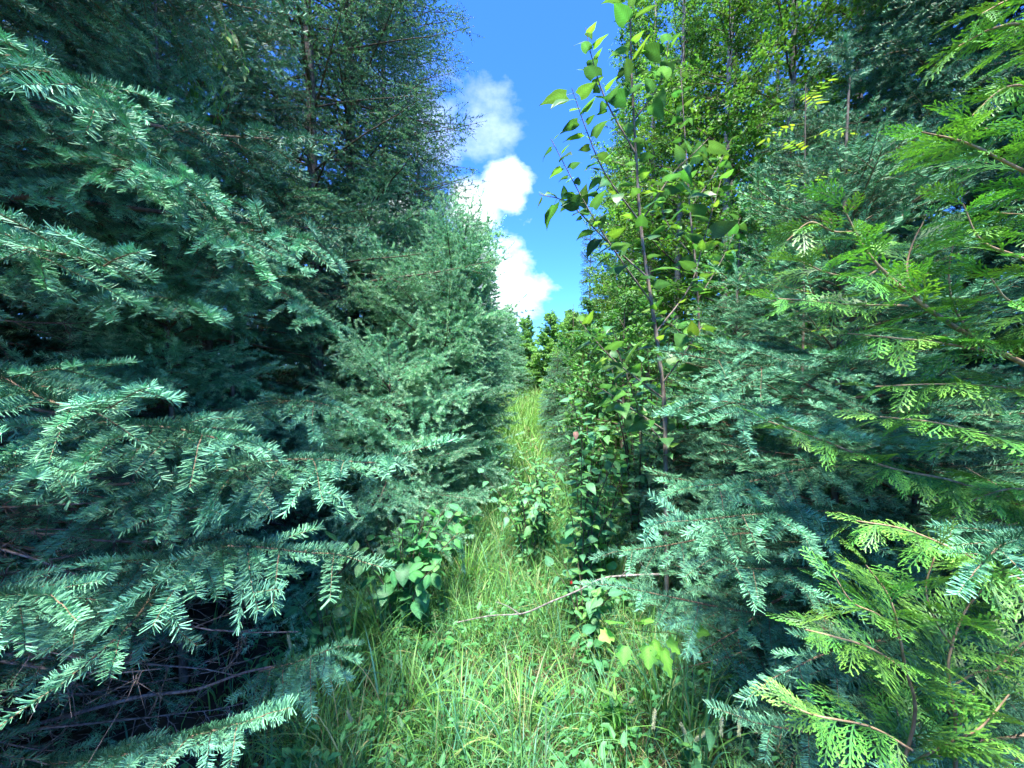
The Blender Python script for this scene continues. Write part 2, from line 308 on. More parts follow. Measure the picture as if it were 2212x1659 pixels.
def make_protos():
    sid = 10
    for cls, L in (('s', 0.5), ('m', 0.95), ('l', 1.7)):
        PRO['larchopen', 'mid' + cls] = [(L, conifer_branch(L, LARCH_OPEN, 850 + i + int(L * 100), 0.5, 0.2, 0.2, 0.5, 0.15)) for i in range(3)]
    for st, dr, tp, sdp in ((SPRUCE, 0.30, 0.35, 0.55), (FIR, 0.12, 0.30, 0.15), (LARCH, 0.25, 0.25, 0.45)):
        for cls, L in (('s', 0.4), ('m', 0.8), ('l', 1.3)):
            PRO[st['kind'], cls] = [(L, conifer_branch(L, st, sid + i, 1.0, dr, tp, sdp, 0.12 if L < 1 else 0.22)) for i in range(3)]; sid += 5
        for cls, L in (('s', 0.5), ('m', 0.95), ('l', 1.7)):      # coarser, for trees further back
            PRO[st['kind'], 'mid' + cls] = [(L, conifer_branch(L, st, sid + i, 0.5, dr, tp, sdp, 0.12)) for i in range(2)]; sid += 5
            PRO[st['kind'], 'far' + cls] = [(L, conifer_branch(L, st, sid + i, 0.25, dr, tp, sdp, 0.1)) for i in range(2)]; sid += 5
            
    for st in (SPRUCE, FIR):                                        # single sprays that hero branches are set with
        for cls, L in (('s', 0.10), ('m', 0.17), ('l', 0.27)):
            out = []
            for i in range(3):
                mb = MB(); rng = np.random.default_rng(sid); sid += 1
                st2 = dict(st, kind='fir', flat=(-15, 72), per=st['per'] * 1.9, ln=st['ln'] * 0.95, wd=st['wd'] * 0.86, step=0.058, smax=0.12, base=(0.05, 0.17, 0.09), new=(0.175, 0.45, 0.25))   # outer growth, paler, combed flat
                spray(mb, (0, 0, 0), (1, 0, 0), L, st2, rng, 0.38 if st is SPRUCE else 0.2, 1.0, L > 0.12)
                out.append((L, mb.mesh('shoot', [st['wood'], st['mat']])))
            PRO[st['kind'] + '_shoot', cls] = out
    PRO['dead', 'm'] = [(L, dead_branch(L, 900 + i)) for i, L in enumerate((0.7, 0.9, 1.1))]
make_protos()

# ------------------------------------------------------------------ objects
def link(name, data, parent=None, loc=(0, 0, 0)):
    o = bpy.data.objects.new(name, data); C.objects.link(o); o.location = loc
    if parent is not None: o.parent = parent
    return o
def tag(o, label=None, cat=None, group=None, kind=None):
    for k, v in (('label', label), ('category', cat), ('group', group), ('kind', kind)):
        if v: o[k] = v
    return o
def root_at(name, loc, label, cat, group=None):
    o = link(name, None, None, loc); o.empty_display_size = 0.1; return tag(o, label, cat, group, 'thing')
def ground_z(x, y):
    e = max(0.0, abs(x) - 1.2)
    return 0.03 * math.sin(1.7 * x + 0.6 * y) + 0.025 * math.sin(2.3 * y - x) + 0.10 * min(e, 2.0) * 0.5
def xl(Y, z):                                   # how far foliage reaches into the trail from the left, and below from the right
    lo = np.interp(Y, [0, 0.9, 1.3, 2, 3, 4, 5, 8, 12, 20], [-0.75, -0.62, -0.50, -0.50, -0.10, 0.08, 0.0, -0.35, -0.7, -1.0])
    if z < 0.35: lo -= 0.3
    if z > 2.2: lo = min(lo, -0.03 - (0.045 if z < 5 else 0.085) * Y)
    return lo
def xr(Y, z):
    lo = np.interp(Y, [0, 0.9, 1.3, 2, 3, 4, 5, 8, 12, 20], [0.85, 0.62, 0.55, 0.45, 0.38, 0.30, 0.32, 0.55, 0.9, 1.4])
    if z > 2.2: lo = max(lo, 0.1 + 0.17 * Y)
    return lo
def clear(p, side):
    x, Y, z = p
    if Y > -0.2 and Y < 0.75 and abs(x) < 0.35 + 1.5 * max(Y, 0) and abs(z - CAM_Z) < 0.3 + 1.2 * max(Y, 0): return False
    if (Vector(p) - Vector((0, 0, CAM_Z))).length < 0.85: return False
    return x < xl(Y, z) if side < 0 else x > xr(Y, z)
def trunk_mesh(H, r0, mat, seed, lean=(0, 0), sides=9, n=14, top=0.004, flare=1.35):
    rng = np.random.default_rng(seed); mb = MB(); t = np.linspace(0, 1, n)
    w = np.cumsum(rng.normal(0, 0.012 * H / n, (n, 2)), 0); w[0] = 0
    pts = np.stack([lean[0] * t ** 1.3 + w[:, 0], lean[1] * t ** 1.3 + w[:, 1], t * H - 0.08], -1)
    rad = (r0 - top) * (1 - t) ** 0.85 + top; rad[0] *= flare
    tube(mb, pts, rad, sides); return mb.mesh('trunk', [mat]), pts
def conifer(name, label, x, y, H, Rr, kind, side, seed, far='', z0=0.25, spacing=0.27, per=6, group=None, cat='tree', top_pitch=40, low_pitch=-12, dead_below=0.0, lean=(0, 0), power=0.75, thin=0.0, trim=True, maxz=None, r0=None, hollow=None, gap=None, dead_p=0.5, ragged=0.0):
    rng = np.random.default_rng(seed); gz = ground_z(x, y); t = root_at(name, (x, y, gz), label, cat, group)
    me, pts = trunk_mesh(H, r0 or 0.0065 * H + 0.008, 'spruce_bark', seed, lean); link('trunk', me, t)
    z = z0; nb = 0
    while z < H - 0.04:
        f = z / H; L = Rr * (1 - f) ** power + 0.05; az0 = rng.uniform(0, 6.28)
        k = per if f < 0.85 else max(3, per - 2)
        for i in range(k):
            az = az0 + i * 2 * math.pi / k + rng.normal(0, 0.22); l = L * rng.uniform(0.7 - ragged, 1.12 + ragged * 0.5); zz = z + rng.uniform(-0.5, 0.5) * spacing * 0.8
            if rng.random() < thin or zz > H - 0.03 or (maxz and zz > maxz): continue
            pit = R(low_pitch + (top_pitch - low_pitch) * f ** 1.4 + rng.normal(0, 6))
            if hollow and zz < hollow[0]: l *= hollow[1]
            if gap and gap[0] < zz < gap[1]: l *= gap[2]
            c = np.array([np.interp(zz, pts[:, 2], pts[:, 0]), np.interp(zz, pts[:, 2], pts[:, 1]), zz])
            u = np.array([math.cos(az) * math.cos(pit), math.sin(az) * math.cos(pit), math.sin(pit)])
            ok = not trim
            for _ in range(8):
                if ok: break
                ok = all(clear((x + c[0] + u[0] * l * q, y + c[1] + u[1] * l * q, gz + c[2] + u[2] * l * q - 0.12 * l * q), side) for q in (0.5, 0.75, 1.0))
                if not ok: l *= 0.86
            if not ok or l < 0.16: continue
            dead = zz < dead_below and rng.random() < dead_p
            if dead: pl = PRO['dead', 'm']
            else:
                cls = ('s' if l < 0.58 else 'm' if l < 1.05 else 'l') if not far else ('s' if l < 0.7 else 'm' if l < 1.3 else 'l')
                pl = PRO[kind, far + cls]
            L0, me = pl[rng.integers(len(pl))]; s = l / L0
            o = link('dead_branch' if dead else 'branch', me, t, tuple(c)); o.rotation_euler = (rng.normal(0, 0.22), -pit, az)
            s2 = max(0.62, min(1.25, s)); o.scale = (s, s2 if s2 > s * 0.8 else s, s2 if s2 > s * 0.8 else s); nb += 1
        z += spacing * rng.uniform(0.8, 1.2)
    # the leading shoot
    L0, me = PRO.get((kind + '_shoot', 'l'), PRO[kind.replace('open', ''), 's'])[0]
    o = link('leader', me, t, tuple(pts[-1] - np.array([0, 0, 0.06]))); o.rotation_euler = (0, R(-88), rng.uniform(0, 6))
    return t
def orient(d, roll=0.0, up=(0, 0, 1)):
    d = Vector(d).normalized(); u = Vector(up); y = u.cross(d)
    if y.length < 1e-4: y = Vector((0, 1, 0)).cross(d)
    y.normalize(); z = d.cross(y); m = Matrix((d, y, z)).transposed()
    return (m @ Matrix.Rotation(roll, 3, 'X')).to_euler()
def near(c, k):                                 # the outer end of a branch stands nearer than its root
    n = len(c) - 1; return [P(px, py, Y * (1 - k * i / n)) for i, (px, py, Y) in enumerate(c)]
def hero_branch(tree, ctrl, kind, seed, r0=0.006, start=0.15, spacing=0.032, big=0.27, droop=-0.25, label=None, name='branch', shoot='shoot'):
    """one large branch in plain view: a wooden axis with every side shoot a piece of its own"""
    rng = np.random.default_rng(seed); base = Vector(tree.location); pts = smooth_path(ctrl, 18); o0 = pts[0].copy(); rel = pts - o0
    mb = MB(); tube(mb, rel, np.linspace(r0, 0.0014, len(rel)), 6)
    wood = {'spruce': 'spruce_twig', 'fir': 'spruce_twig', 'cedar': 'cedar_twig'}[kind]
    mats = [wood]
    if kind != 'cedar':
        st = SPRUCE if kind == 'spruce' else FIR; clothe(mb, rel, dict(st, per=st['per'] * 1.5), rng, 0.25); mats.append(st['mat'])
    b = link(name, mb.mesh(name, mats), tree, tuple(Vector(o0) - base))
    if label: b['label'] = label
    _, _, L = samp(rel, [0, 1]); k = int(L * (1 - start) / spacing)
    for i in range(k + 1):
        s = start + (1 - start) * (i / k); p, t, _ = samp(rel, [s]); p, t = p[0], t[0]
        l = big * (0.35 + 0.65 * math.sin(math.pi * min(1, 0.25 + 0.75 * s)) ** 0.7) * rng.uniform(0.65, 1.15)
        if i == k: az = 0.0; l = big * 0.6
        else: az = (1 if i % 2 else -1) * R(rng.uniform(32, 62))
        a = math.atan2(t[1], t[0]) + az; pit = math.asin(max(-1, min(1, t[2]))) * (1 - abs(az)) * 0.9 + rng.normal(droop if i < k else 0, 0.28)
        if kind == 'cedar':
            side = np.cross(t, (0, 0, 1.0)); side = side / (np.linalg.norm(side) + 1e-6); sg = 1 if i % 2 else -1
            d = t * math.cos(az) + side * math.sin(az) * rng.uniform(0.6, 1.0) + np.array([0, 0, rng.normal(droop, 0.25)])
            pl = PRO['frond']
        else:
            d = np.array([math.cos(a) * math.cos(pit), math.sin(a) * math.cos(pit), math.sin(pit)])
            pl = PRO[kind + '_shoot', 's' if l < 0.13 else 'm' if l < 0.22 else 'l']
        L0, me = pl[rng.integers(len(pl))]
        c = link(shoot, me, b, tuple(p)); c.rotation_euler = orient(d, rng.normal(0, 0.35)); sc = l / L0; c.scale = (sc, sc * 0.5 + 0.5, sc * 0.5 + 0.5) if kind != 'cedar' else (sc,) * 3
    return b
# ---- flat scale-leaved frond of the cedar
def ribbon(mb, pts, w, col, nrm=(0, 0, 1)):
    pts = np.asarray(pts, float); n = len(pts); t = unit(np.gradient(pts, axis=0)); s = unit(np.cross(np.broadcast_to(nrm, pts.shape), t))
    w = np.asarray(w)[:, None]; v = np.concatenate([pts - s * w, pts + s * w]); i = np.arange(n - 1)
    mb.add(v, np.stack([i, i + 1, n + i + 1, n + i], -1), col, 0)
def frond(L, seed):
    rng = np.random.default_rng(seed); mb = MB(); bend = rng.uniform(0.6, 2.4); base = np.array((0.045, 0.165, 0.045)); new = np.array((0.17, 0.42, 0.06))
    def put(p, L, a, w, lev, curl):
        n = 5 if lev < 2 else 3; out = [np.array(p)]; aa = a
        for i in range(n):
            aa += curl / n; out.append(out[-1] + L / n * np.array([math.cos(aa), math.sin(aa), 0]))
        out = np.array(out); f = np.linspace(0, 1, n + 1) ; c = base[None] * (1 - f[:, None]) + new[None] * f[:, None] if lev else np.tile(base * 1.25 + [0.03, 0.02, 0], (n + 1, 1))
        ww = w * np.where(f > 0.9, 0.45, 1.0) * (1 + 0.18 * (-1) ** np.arange(n + 1)); z = lift(out)
        ribbon(mb, z, ww, np.concatenate([c, c]) * rng.uniform(0.8, 1.2)); return out
    def lift(o):
        r = np.hypot(o[:, 0], o[:, 1]); return np.stack([o[:, 0], o[:, 1], -bend * r * r + 0.004 * np.sin(60 * o[:, 1] + seed)], -1)
    ax = put(np.zeros(3), L, 0, 0.0021, 0, rng.normal(0, 0.3))
    k = int(L / 0.0125)
    for i in range(k):
        s = (i + 0.5) / k; p, t, _ = samp(ax, [s]); a = math.atan2(t[0][1], t[0][0]); sg = 1 if i % 2 else -1
        l = L * (0.52 * (1 - s) ** 0.75 * min(1, 0.4 + 2.2 * s) + 0.05) * rng.uniform(0.85, 1.15)
        q = put(p[0], l, a + sg * R(rng.uniform(38, 50)), 0.0020, 1, -sg * rng.uniform(0.1, 0.6)); k2 = int(l / 0.0115)
        for j in range(k2):
            s2 = (j + 0.6) / k2; p2, t2, _ = samp(q, [s2]); a2 = math.atan2(t2[0][1], t2[0][0]); sg2 = 1 if j % 2 else -1
            put(p2[0], max(0.009, 0.5 * l * (1 - s2) * rng.uniform(0.7, 1.2)), a2 + sg2 * R(rng.uniform(32, 46)), 0.0019, 2, -sg2 * 0.3)
    return mb.mesh('frond', ['cedar_scales'])
PRO['frond'] = [(L, frond(L, 60 + i)) for i, L in enumerate((0.15, 0.17, 0.19, 0.21))]
def cedar_branch(L, seed):                      # a whole small cedar branch, for the parts of the tree that are not picked out
    rng = np.random.default_rng(seed); mb = MB(); ax = curve_dir((0, 0, 0), (1, 0, 0), L, 0.2, 10, rng, 0.06, 0.5); tube(mb, ax, np.linspace(0.006, 0.0015, 11), 5)
    for i in range(int(L / 0.03)):
        s = rng.uniform(0.12, 1.0); p, t, _ = samp(ax, [s]); L0, me = PRO['frond'][rng.integers(4)]
        n = len(me.vertices); co = np.zeros(n * 3, np.float32); me.vertices.foreach_get('co', co); cl = np.zeros(n * 4, np.float32); me.attributes['col'].data.foreach_get('color', cl)
        fi = np.zeros(len(me.loops), np.int32); me.loops.foreach_get('vertex_index', fi)
        az = math.atan2(t[0][1], t[0][0]) + (1 if i % 2 else -1) * rng.uniform(0.3, 1.0); m = np.array(orient((math.cos(az), math.sin(az), rng.normal(-0.15, 0.25)), rng.normal(0, 0.4)).to_matrix())
        mb.add(co.reshape(-1, 3) @ m.T * rng.uniform(0.8, 1.2) + p[0], fi.reshape(-1, 4), cl.reshape(-1, 4)[:, :3], 1)
    return mb.mesh('branch', ['cedar_twig', 'cedar_scales'])
PRO['cedar', 'm'] = [(L, cedar_branch(L, 80 + i)) for i, L in enumerate((0.5, 0.65, 0.8))]

# ---- broad leaves
def leaf_mesh(L, Wd, seed, shape='ovate', base=(0.08, 0.2, 0.05), droop=0.5, mat='poplar_leaf', petiole=0.25, fold=0.25, nl=7):
    rng = np.random.default_rng(seed); mb = MB(); base = np.array(base); pet = petiole * L
    pp = np.stack([np.linspace(0, pet, 3), np.zeros(3), -0.15 * np.linspace(0, 1, 3) ** 2 * pet], -1); tube(mb, pp, 0.0011 * (L / 0.1) ** 0.5, 3, 1 if mat != 'grass' else 0)
    t = np.linspace(0, 1, nl)
    w = {'ovate': np.array([0.55, 1.0, 0.97, 0.8, 0.55, 0.27, 0.0]), 'oval': np.array([0.3, 0.8, 1.0, 0.98, 0.78, 0.42, 0.0]), 'lance': np.array([0.3, 0.85, 1.0, 0.85, 0.6, 0.3, 0.0]),
         'heart': np.array([0.75, 1.0, 0.95, 0.75, 0.5, 0.22, 0.0])}.get(shape)
    if w is None: w = np.array([0.5, 1.0, 0.7, 1.05, 0.5, 0.4, 0.0])
    w = w * Wd / 2
    ang = -droop * t; x = pet + np.concatenate([[0], np.cumsum(np.cos(ang[:-1]) * L / (nl - 1))]); z = pp[-1, 2] + np.concatenate([[0], np.cumsum(np.sin(ang[:-1]) * L / (nl - 1))])
    back = np.zeros(nl)
    if shape in ('heart', 'lobed'): back[0] = -0.08 * L
    rows = []
    for k, q in ((-1, 1.0), (-0.5, 0.5), (0, 0.0), (0.5, 0.5), (1, 1.0)):
        rows.append(np.stack([x + back * q + (0.03 * L * q if shape == 'lobed' else 0), k * w, z + abs(k) * w * fold - q * q * w * 0.3 + rng.normal(0, 0.012 * L, nl) * q], -1))
    v = np.concatenate(rows); i = np.arange(nl - 1); f = np.concatenate([np.stack([r * nl + i, r * nl + i + 1, (r + 1) * nl + i + 1, (r + 1) * nl + i], -1) for r in range(4)])
    col = np.repeat([1.0, 1.02, 1.35, 1.02, 1.0], nl)[:, None] * base * (1 + 0.12 * (rng.random(5 * nl)[:, None] - 0.5))
    mb.add(v, f, col, 0); return mb.mesh('leaf', [mat, 'green_stem'])
LEAF = {}
LEAF['poplar'] = [leaf_mesh(L, L * 0.62, 200 + i, 'heart', b, d) for i, (L, b, d) in enumerate(((0.10, (0.07, 0.19, 0.035), 0.4), (0.12, (0.05, 0.145, 0.035), 0.7), (0.085, (0.12, 0.26, 0.035), 0.25), (0.11, (0.042, 0.125, 0.04), 1.0), (0.095, (0.05, 0.15, 0.05), 1.3)))]
LEAF['dogwood'] = [leaf_mesh(L, L * 0.6, 210 + i, 'oval', b, d, 'shrub_leaf', 0.15) for i, (L, b, d) in enumerate(((0.075, (0.065, 0.24, 0.08), 0.5), (0.06, (0.09, 0.28, 0.085), 0.3), (0.085, (0.055, 0.20, 0.08), 0.8)))]
LEAF['willow'] = [leaf_mesh(L, L * 0.26, 220 + i, 'lance', b, d, 'shrub_leaf', 0.1) for i, (L, b, d) in enumerate(((0.09, (0.12, 0.26, 0.03), 0.7), (0.07, (0.16, 0.32, 0.03), 0.4), (0.10, (0.09, 0.22, 0.04), 0.9)))]
LEAF['shrub'] = [leaf_mesh(L, L * 0.52, 230 + i, 'ovate', b, d, 'shrub_leaf', 0.12) for i, (L, b, d) in enumerate(((0.06, (0.08, 0.25, 0.08), 0.4), (0.075, (0.07, 0.22, 0.10), 0.7), (0.05, (0.12, 0.30, 0.08), 0.3)))]
LEAF['maple'] = [leaf_mesh(L, L * 0.95, 240 + i, 'lobed', b, d, 'shrub_leaf', 0.5) for i, (L, b, d) in enumerate(((0.085, (0.12, 0.35, 0.05), 0.5), (0.07, (0.14, 0.38, 0.06), 0.3)))]
LEAF['rowan'] = [leaf_mesh(L, L * 0.3, 250 + i, 'lance', b, 0.3, 'shrub_leaf', 0.05) for i, (L, b) in enumerate(((0.045, (0.28, 0.42, 0.05)), (0.04, (0.16, 0.34, 0.05))))]
LEAF['golden'] = [leaf_mesh(L, L * 0.2, 260 + i, 'lance', b, d, 'shrub_leaf', 0.03) for i, (L, b, d) in enumerate(((0.08, (0.09, 0.27, 0.05), 0.5), (0.065, (0.12, 0.32, 0.05), 0.2)))]
LEAF['pink'] = [leaf_mesh(0.06, 0.035, 270, 'ovate', (0.5, 0.28, 0.2), 0.6, 'shrub_leaf', 0.2)]
def put_leaf(parent, kind, p, d, rng, scale=1.0, name='leaf'):
    o = link(name, LEAF[kind][rng.integers(len(LEAF[kind]))], parent, tuple(p)); o.rotation_euler = orient(d, rng.normal(0, 0.45)); s = scale * float(np.clip(rng.normal(0.95, 0.22), 0.45, 1.4)); o.scale = (s, s, s); return o
def leafy(tree, pts, kind, n, rng, scale=1.0, frm=0.15, out=1.0, down=0.35):
    """leaves along a stem, alternating round it"""
    for i in range(n):
        s = frm + (1 - frm) * (i + rng.uniform(0, 0.9)) / n; p, t, _ = samp(pts, [min(s, 1)]); a = i * 2.4 + rng.normal(0, 0.4); u, v = perp(t)
        d = t[0] * 0.45 + out * (math.cos(a) * u[0] + math.sin(a) * v[0]) + np.array([0, 0, rng.normal(-down, 0.25)]); put_leaf(tree, kind, p[0], d, rng, scale)
def stem(tree, pts, r0, r1, mat, name='stem', sides=6):
    mb = MB(); tube(mb, pts, np.linspace(r0, r1, len(pts)), sides); return link(name, mb.mesh(name, [mat]), tree)
def shrub(name, label, x, y, H, Wd, kind, stems, per, seed, group=None, mat='larch_twig', scale=1.0, lean=(0, 0), cat='shrub'):
    rng = np.random.default_rng(seed); t = root_at(name, (x, y, ground_z(x, y)), label, cat, group)
    for i in range(stems):
        a = rng.uniform(0, 6.28) ; e = rng.uniform(0.2, 1.0) * Wd; h = H * rng.uniform(0.65, 1.0)
        c = [(0.03 * math.cos(a), 0.03 * math.sin(a), -0.03), (0.35 * e * math.cos(a) + lean[0] * 0.4, 0.35 * e * math.sin(a) + lean[1] * 0.4, h * 0.6), (e * math.cos(a) + lean[0], e * math.sin(a) + lean[1], h)]
        pts = smooth_path(c, 10); stem(t, pts, 0.003 + 0.003 * H, 0.0012, mat); leafy(t, pts, kind, per, rng, scale, 0.2)
    return t
# ---- small-leaved broadleaf branches (birch, alder) for trees standing back
def leafy_branch(L, seed, leaf=0.045, n=220, base=(0.085, 0.235, 0.045)):
    rng = np.random.default_rng(seed); mb = MB(); ax = curve_dir((0, 0, 0), (1, 0, 0.1), L, 0.35, 10, rng, 0.09); tube(mb, ax, np.linspace(0.011, 0.0015, 11), 4); tw = [ax]
    for i in range(int(L * 14)):
        s = rng.uniform(0.15, 0.97); p, t, _ = samp(ax, [s]); az = math.atan2(t[0][1], t[0][0]) + rng.choice([-1, 1]) * rng.uniform(0.5, 1.2)
        q = curve_dir(p[0], (math.cos(az), math.sin(az), rng.normal(0.05, 0.3)), (0.15 + 0.45 * L * (1 - s)) * rng.uniform(0.5, 1), rng.uniform(0.2, 0.9), 5, rng, 0.1); tube(mb, q, np.linspace(0.003, 0.0008, len(q)), 3); tw.append(q)
    w = np.array([np.linalg.norm(np.diff(q, axis=0), axis=1).sum() for q in tw]); pick = rng.choice(len(tw), n, p=w / w.sum()); p = np.array([samp(tw[k], [rng.uniform(0.1, 1)])[0][0] for k in pick])
    d = unit(rng.normal(0, 1, (n, 3)) * [1, 1, 0.6] + [0, 0, -0.35]); u, v = perp(d); a = rng.normal(0, 0.8, n)[:, None]; s = np.cos(a) * u + np.sin(a) * v; k = np.cross(d, s)
    ln = leaf * rng.uniform(0.6, 1.2, (n, 1)); p = p + d * 0.012; b = np.arange(n)[:, None] * 6
    vv = np.stack([p, p + d * ln * 0.35 + s * ln * 0.36 + k * ln * 0.08, p + d * ln * 0.7 + s * ln * 0.22 + k * ln * 0.05, p + d * ln - k * ln * 0.12, p + d * ln * 0.7 - s * ln * 0.22 + k * ln * 0.05, p + d * ln * 0.35 - s * ln * 0.36 + k * ln * 0.08], 1)
    col = np.repeat(np.array(base) * rng.uniform(0.7, 1.4, (n, 1)) + rng.uniform(0, 0.03, (n, 1)) * [1, 0.8, 0], 6, 0)
    mb.add(vv.reshape(-1, 3), np.concatenate([b + np.array([[0, 1, 2, 3]]), b + np.array([[0, 3, 4, 5]])]), col, 1)
    return mb.mesh('branch', ['larch_twig', 'birch_leaf'])
PRO['birch'] = [(1.2, leafy_branch(1.2, 300 + i, 0.05, 260)) for i in range(4)]
PRO['farbush'] = [(1.2, leafy_branch(1.2, 320 + i, 0.075, 420, (0.17, 0.36, 0.11))) for i in range(3)]
PRO['alder'] = [(0.8, leafy_branch(0.8, 310 + i, 0.06, 140, (0.07, 0.225, 0.065))) for i in range(3)]
def broadleaf(name, label, x, y, H, Rr, kind, side, seed, z0=1.0, spacing=0.24, per=3, group=None, mat='birch_bark', lean=(0, 0), r0=None, cat='tree', trim=True):
    rng = np.random.default_rng(seed); gz = ground_z(x, y); t = root_at(name, (x, y, gz), label, cat, group); me, pts = trunk_mesh(H, r0 or 0.006 * H + 0.01, mat, seed, lean); link('trunk', me, t); z = z0
    while z < H:
        f = (z - z0) / (H - z0)
        for i in range(per):
            az = rng.uniform(0, 6.28); l = (Rr * (0.45 + 0.55 * math.sin(math.pi * min(1, f * 0.8 + 0.15))) * (1 - 0.55 * f)) * rng.uniform(0.6, 1.1); pit = R(10 + 45 * f + rng.normal(0, 12)); zz = z + rng.uniform(-0.1, 0.1)
            c = np.array([np.interp(zz, pts[:, 2], pts[:, 0]), np.interp(zz, pts[:, 2], pts[:, 1]), zz]); u = np.array([math.cos(az) * math.cos(pit), math.sin(az) * math.cos(pit), math.sin(pit)]); ok = False
            for _ in range(6):
                ok = all(clear((x + c[0] + u[0] * l * q, y + c[1] + u[1] * l * q, gz + c[2] + u[2] * l * q), side) for q in (0.5, 1.0)) or not trim
                if ok: break
                l *= 0.85
            if not ok or l < 0.25: continue
            L0, me = PRO[kind][rng.integers(len(PRO[kind]))]; o = link('branch', me, t, tuple(c)); o.rotation_euler = (rng.normal(0, 0.4), -pit, az); s = l / L0; s2 = max(0.7, min(1.3, s)); o.scale = (s, s2, s2)
        z += spacing * rng.uniform(0.8, 1.2)
    return t

# ------------------------------------------------------------------ ground and grass
def build_ground():
    a = np.concatenate([-np.geomspace(400, 12, 18), np.linspace(-10, 10, 61), np.geomspace(12, 400, 18)]); b = np.concatenate([-np.geomspace(400, 4, 16), np.linspace(-3, 30, 90), np.geomspace(34, 500, 18)])
    X, Y = np.meshgrid(a, b, indexing='ij'); Z = np.vectorize(ground_z)(X, Y); m, n = X.shape; mb = MB(); i = np.arange(m - 1)[:, None] * n; j = np.arange(n - 1)[None]
    mb.add(np.stack([X, Y, Z], -1).reshape(-1, 3), np.stack([i + j, i + n + j, i + n + j + 1, i + j + 1], -1).reshape(-1, 4), (1, 1, 1)); tag(link('ground', mb.mesh('ground', ['soil'])), kind='structure')
build_ground()
def blades(mb, x, y, h, w, az, bend, col, rng, seg=5, z=None):
    n = len(x); z0 = np.array([ground_z(a, b) for a, b in zip(x, y)]) if z is None else z; t = np.linspace(0, 1, seg + 1)
    ang = bend[:, None] * t[None] ** 1.4; ds = h[:, None] / seg; r = np.concatenate([np.zeros((n, 1)), np.cumsum(np.sin(ang[:, 1:]) * ds, 1)], 1); zz = np.concatenate([np.zeros((n, 1)), np.cumsum(np.cos(ang[:, 1:]) * ds, 1)], 1)
    cx, sy = np.cos(az)[:, None], np.sin(az)[:, None]; tw = az + np.pi / 2 + rng.normal(0, 0.6, n); wx, wy = np.cos(tw)[:, None], np.sin(tw)[:, None]; ww = w[:, None] * np.where(t < 0.5, 1.0, 1 - ((t - 0.5) / 0.5) ** 1.5)[None] * 0.5 + 0.00015
    p = np.stack([x[:, None] + r * cx, y[:, None] + r * sy, z0[:, None] + zz - 0.01], -1); s = np.stack([np.broadcast_to(wx, r.shape) * ww, np.broadcast_to(wy, r.shape) * ww, np.zeros_like(r)], -1)
    v = np.stack([p - s, p + s], 2); k = 2 * (seg + 1); b = (np.arange(n) * k)[:, None, None]; i = np.arange(seg)[None, :, None] * 2
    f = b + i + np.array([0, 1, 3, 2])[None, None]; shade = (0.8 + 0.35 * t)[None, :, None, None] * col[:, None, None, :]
    mb.add(v.reshape(-1, 3), f.reshape(-1, 4), np.broadcast_to(shade, (n, seg + 1, 2, 3)).reshape(-1, 3), 0)
def grass_cols(n, rng, warm=0.3):
    pal = np.array([(0.09, 0.26, 0.08), (0.14, 0.33, 0.07), (0.06, 0.22, 0.12), (0.16, 0.36, 0.07), (0.12, 0.32, 0.19), (0.40, 0.36, 0.18)]); pr = np.array([0.3, 0.25 + 0.3 * warm, 0.16 * (1 - warm), 0.1 + 0.5 * warm, 0.12 * (1 - warm), 0.07]); pr /= pr.sum()
    return pal[rng.choice(6, n, p=pr)] * rng.uniform(0.75, 1.25, (n, 1))
